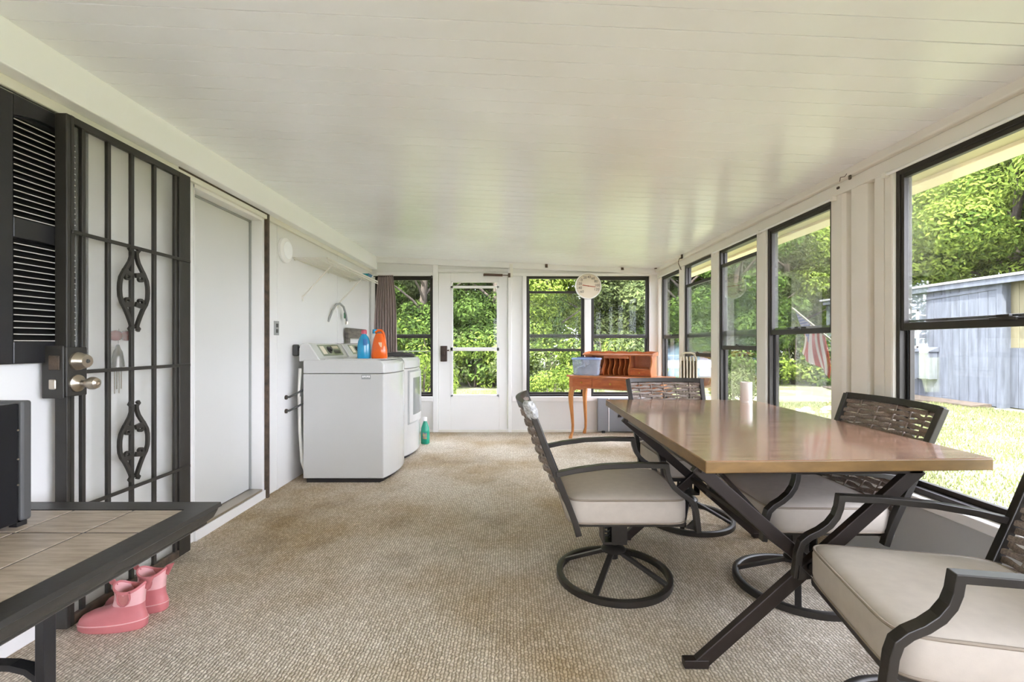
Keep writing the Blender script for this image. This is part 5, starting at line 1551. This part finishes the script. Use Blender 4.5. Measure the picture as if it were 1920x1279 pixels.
fl_ = q.build('flag_cloth', [reds, whites, blues], fg, True, smooth=60)
sm = fl_.modifiers.new('thickness', 'SOLIDIFY'); sm.thickness = 0.002; sm.offset = 0
for r_ in range(9):
    for c in range(6 if r_ % 2 == 0 else 5):
        u = (0.5 + r_) / 9 * 14 / NU * 0.94 + 0.015
        v = ((c + (0.5 if r_ % 2 == 0 else 1.0)) / 6) * 8 / NV
        for sgn in (-1, 1):
            p = fp(u, v, sgn * 0.0022)
            du, dv = (fp(u + .01, v) - fp(u - .01, v)).normalized(), (fp(u, v + .01) - fp(u, v - .01)).normalized()
            st_ = []
            for k in range(10):
                rr = 0.0105 if k % 2 == 0 else 0.0045
                st_.append(p + du * rr * math.cos(k * PI / 5) + dv * rr * math.sin(k * PI / 5))
            MB().add(st_, [tuple(range(10))]).build('star', whites, fg, True)

# parked car beyond the far right windows
car = thing('parked_car', 'pale blue silver car parked outside the far right windows', 'car', (5.0, 15.2, GZ), PI / 2)
cb_ = mat('silver_blue_car_paint', S(112, 126, 142), 0.18, 0.3, var=0.02, coat=0.6)
half = 0.86
side = [(-2.1, 0.35), (-2.15, 0.62), (-2.05, 0.82), (-1.1, 0.95), (-0.45, 1.38), (0.75, 1.42), (1.45, 1.0), (2.0, 0.92), (2.15, 0.62), (2.1, 0.35)]
body = [(-2.1, 0.3), (-2.15, 0.6), (-2.05, 0.82), (-1.1, 0.93), (1.45, 0.97), (2.0, 0.90), (2.15, 0.62), (2.1, 0.3)]
def carx(s): return [(0.0, 0.0)]
MB().prism(body, -half, half, 'y').build('body', cb_, car, bevel=0.08, seg=4)
cab_ = []
for (x, z, yw) in ((0, 0, 0),): pass
lo4 = [(-1.15, 0.92), (1.5, 0.95)]; hi4 = [(-0.45, 1.40), (0.72, 1.43)]
cabv = [(-1.15, -0.80, 0.92), (1.5, -0.80, 0.95), (1.5, 0.80, 0.95), (-1.15, 0.80, 0.92), (-0.42, -0.62, 1.40), (0.75, -0.62, 1.42), (0.75, 0.62, 1.42), (-0.42, 0.62, 1.40)]
cabf = [(0, 3, 2, 1), (4, 5, 6, 7), (0, 1, 5, 4), (1, 2, 6, 5), (2, 3, 7, 6), (3, 0, 4, 7)]
MB().add(cabv, cabf).build('cabin', cb_, car, bevel=0.05, seg=3)
cg = mat('car_glass', S(70, 84, 92), 0.05, var=0.02)
def cpanel(name, idxs, ins, off_):
    vs_ = [Vector(cabv[i]) for i in idxs]
    c = sum(vs_, Vector()) / 4
    n = (vs_[1] - vs_[0]).cross(vs_[2] - vs_[0]).normalized()
    if n.dot(c - Vector((0.15, 0, 1.1))) < 0: n = -n
    o = [c + (p - c) * ins + n * off_ for p in vs_]
    i_ = [c + (p - c) * ins - n * 0.01 for p in vs_]
    MB().stack([i_, o]).build(name, cg, car)
cpanel('windscreen', (3, 0, 4, 7), 0.86, 0.006)
cpanel('rear_window', (1, 2, 6, 5), 0.86, 0.006)
cpanel('side_window', (0, 1, 5, 4), 0.82, 0.006)
cpanel('side_window', (2, 3, 7, 6), 0.82, 0.006)
for x in (-1.35, 1.35):
    for y in (-0.80, 0.80):
        MB().lathe([(0.0, -0.1), (0.30, -0.1), (0.33, -0.07), (0.33, 0.07), (0.30, 0.1), (0.18, 0.1), (0.0, 0.08)], 24, (x, y, 0.33), 'y').build('wheel', M['black'], car, smooth=40)
for y in (-0.6, 0.6):
    MB().box(-2.16, -2.08, y - 0.17, y + 0.17, 0.62, 0.76).build('headlamp', M['white'], car, bevel=0.02)
    MB().box(2.08, 2.16, y - 0.17, y + 0.17, 0.66, 0.8).build('tail_lamp', reds, car, bevel=0.02)
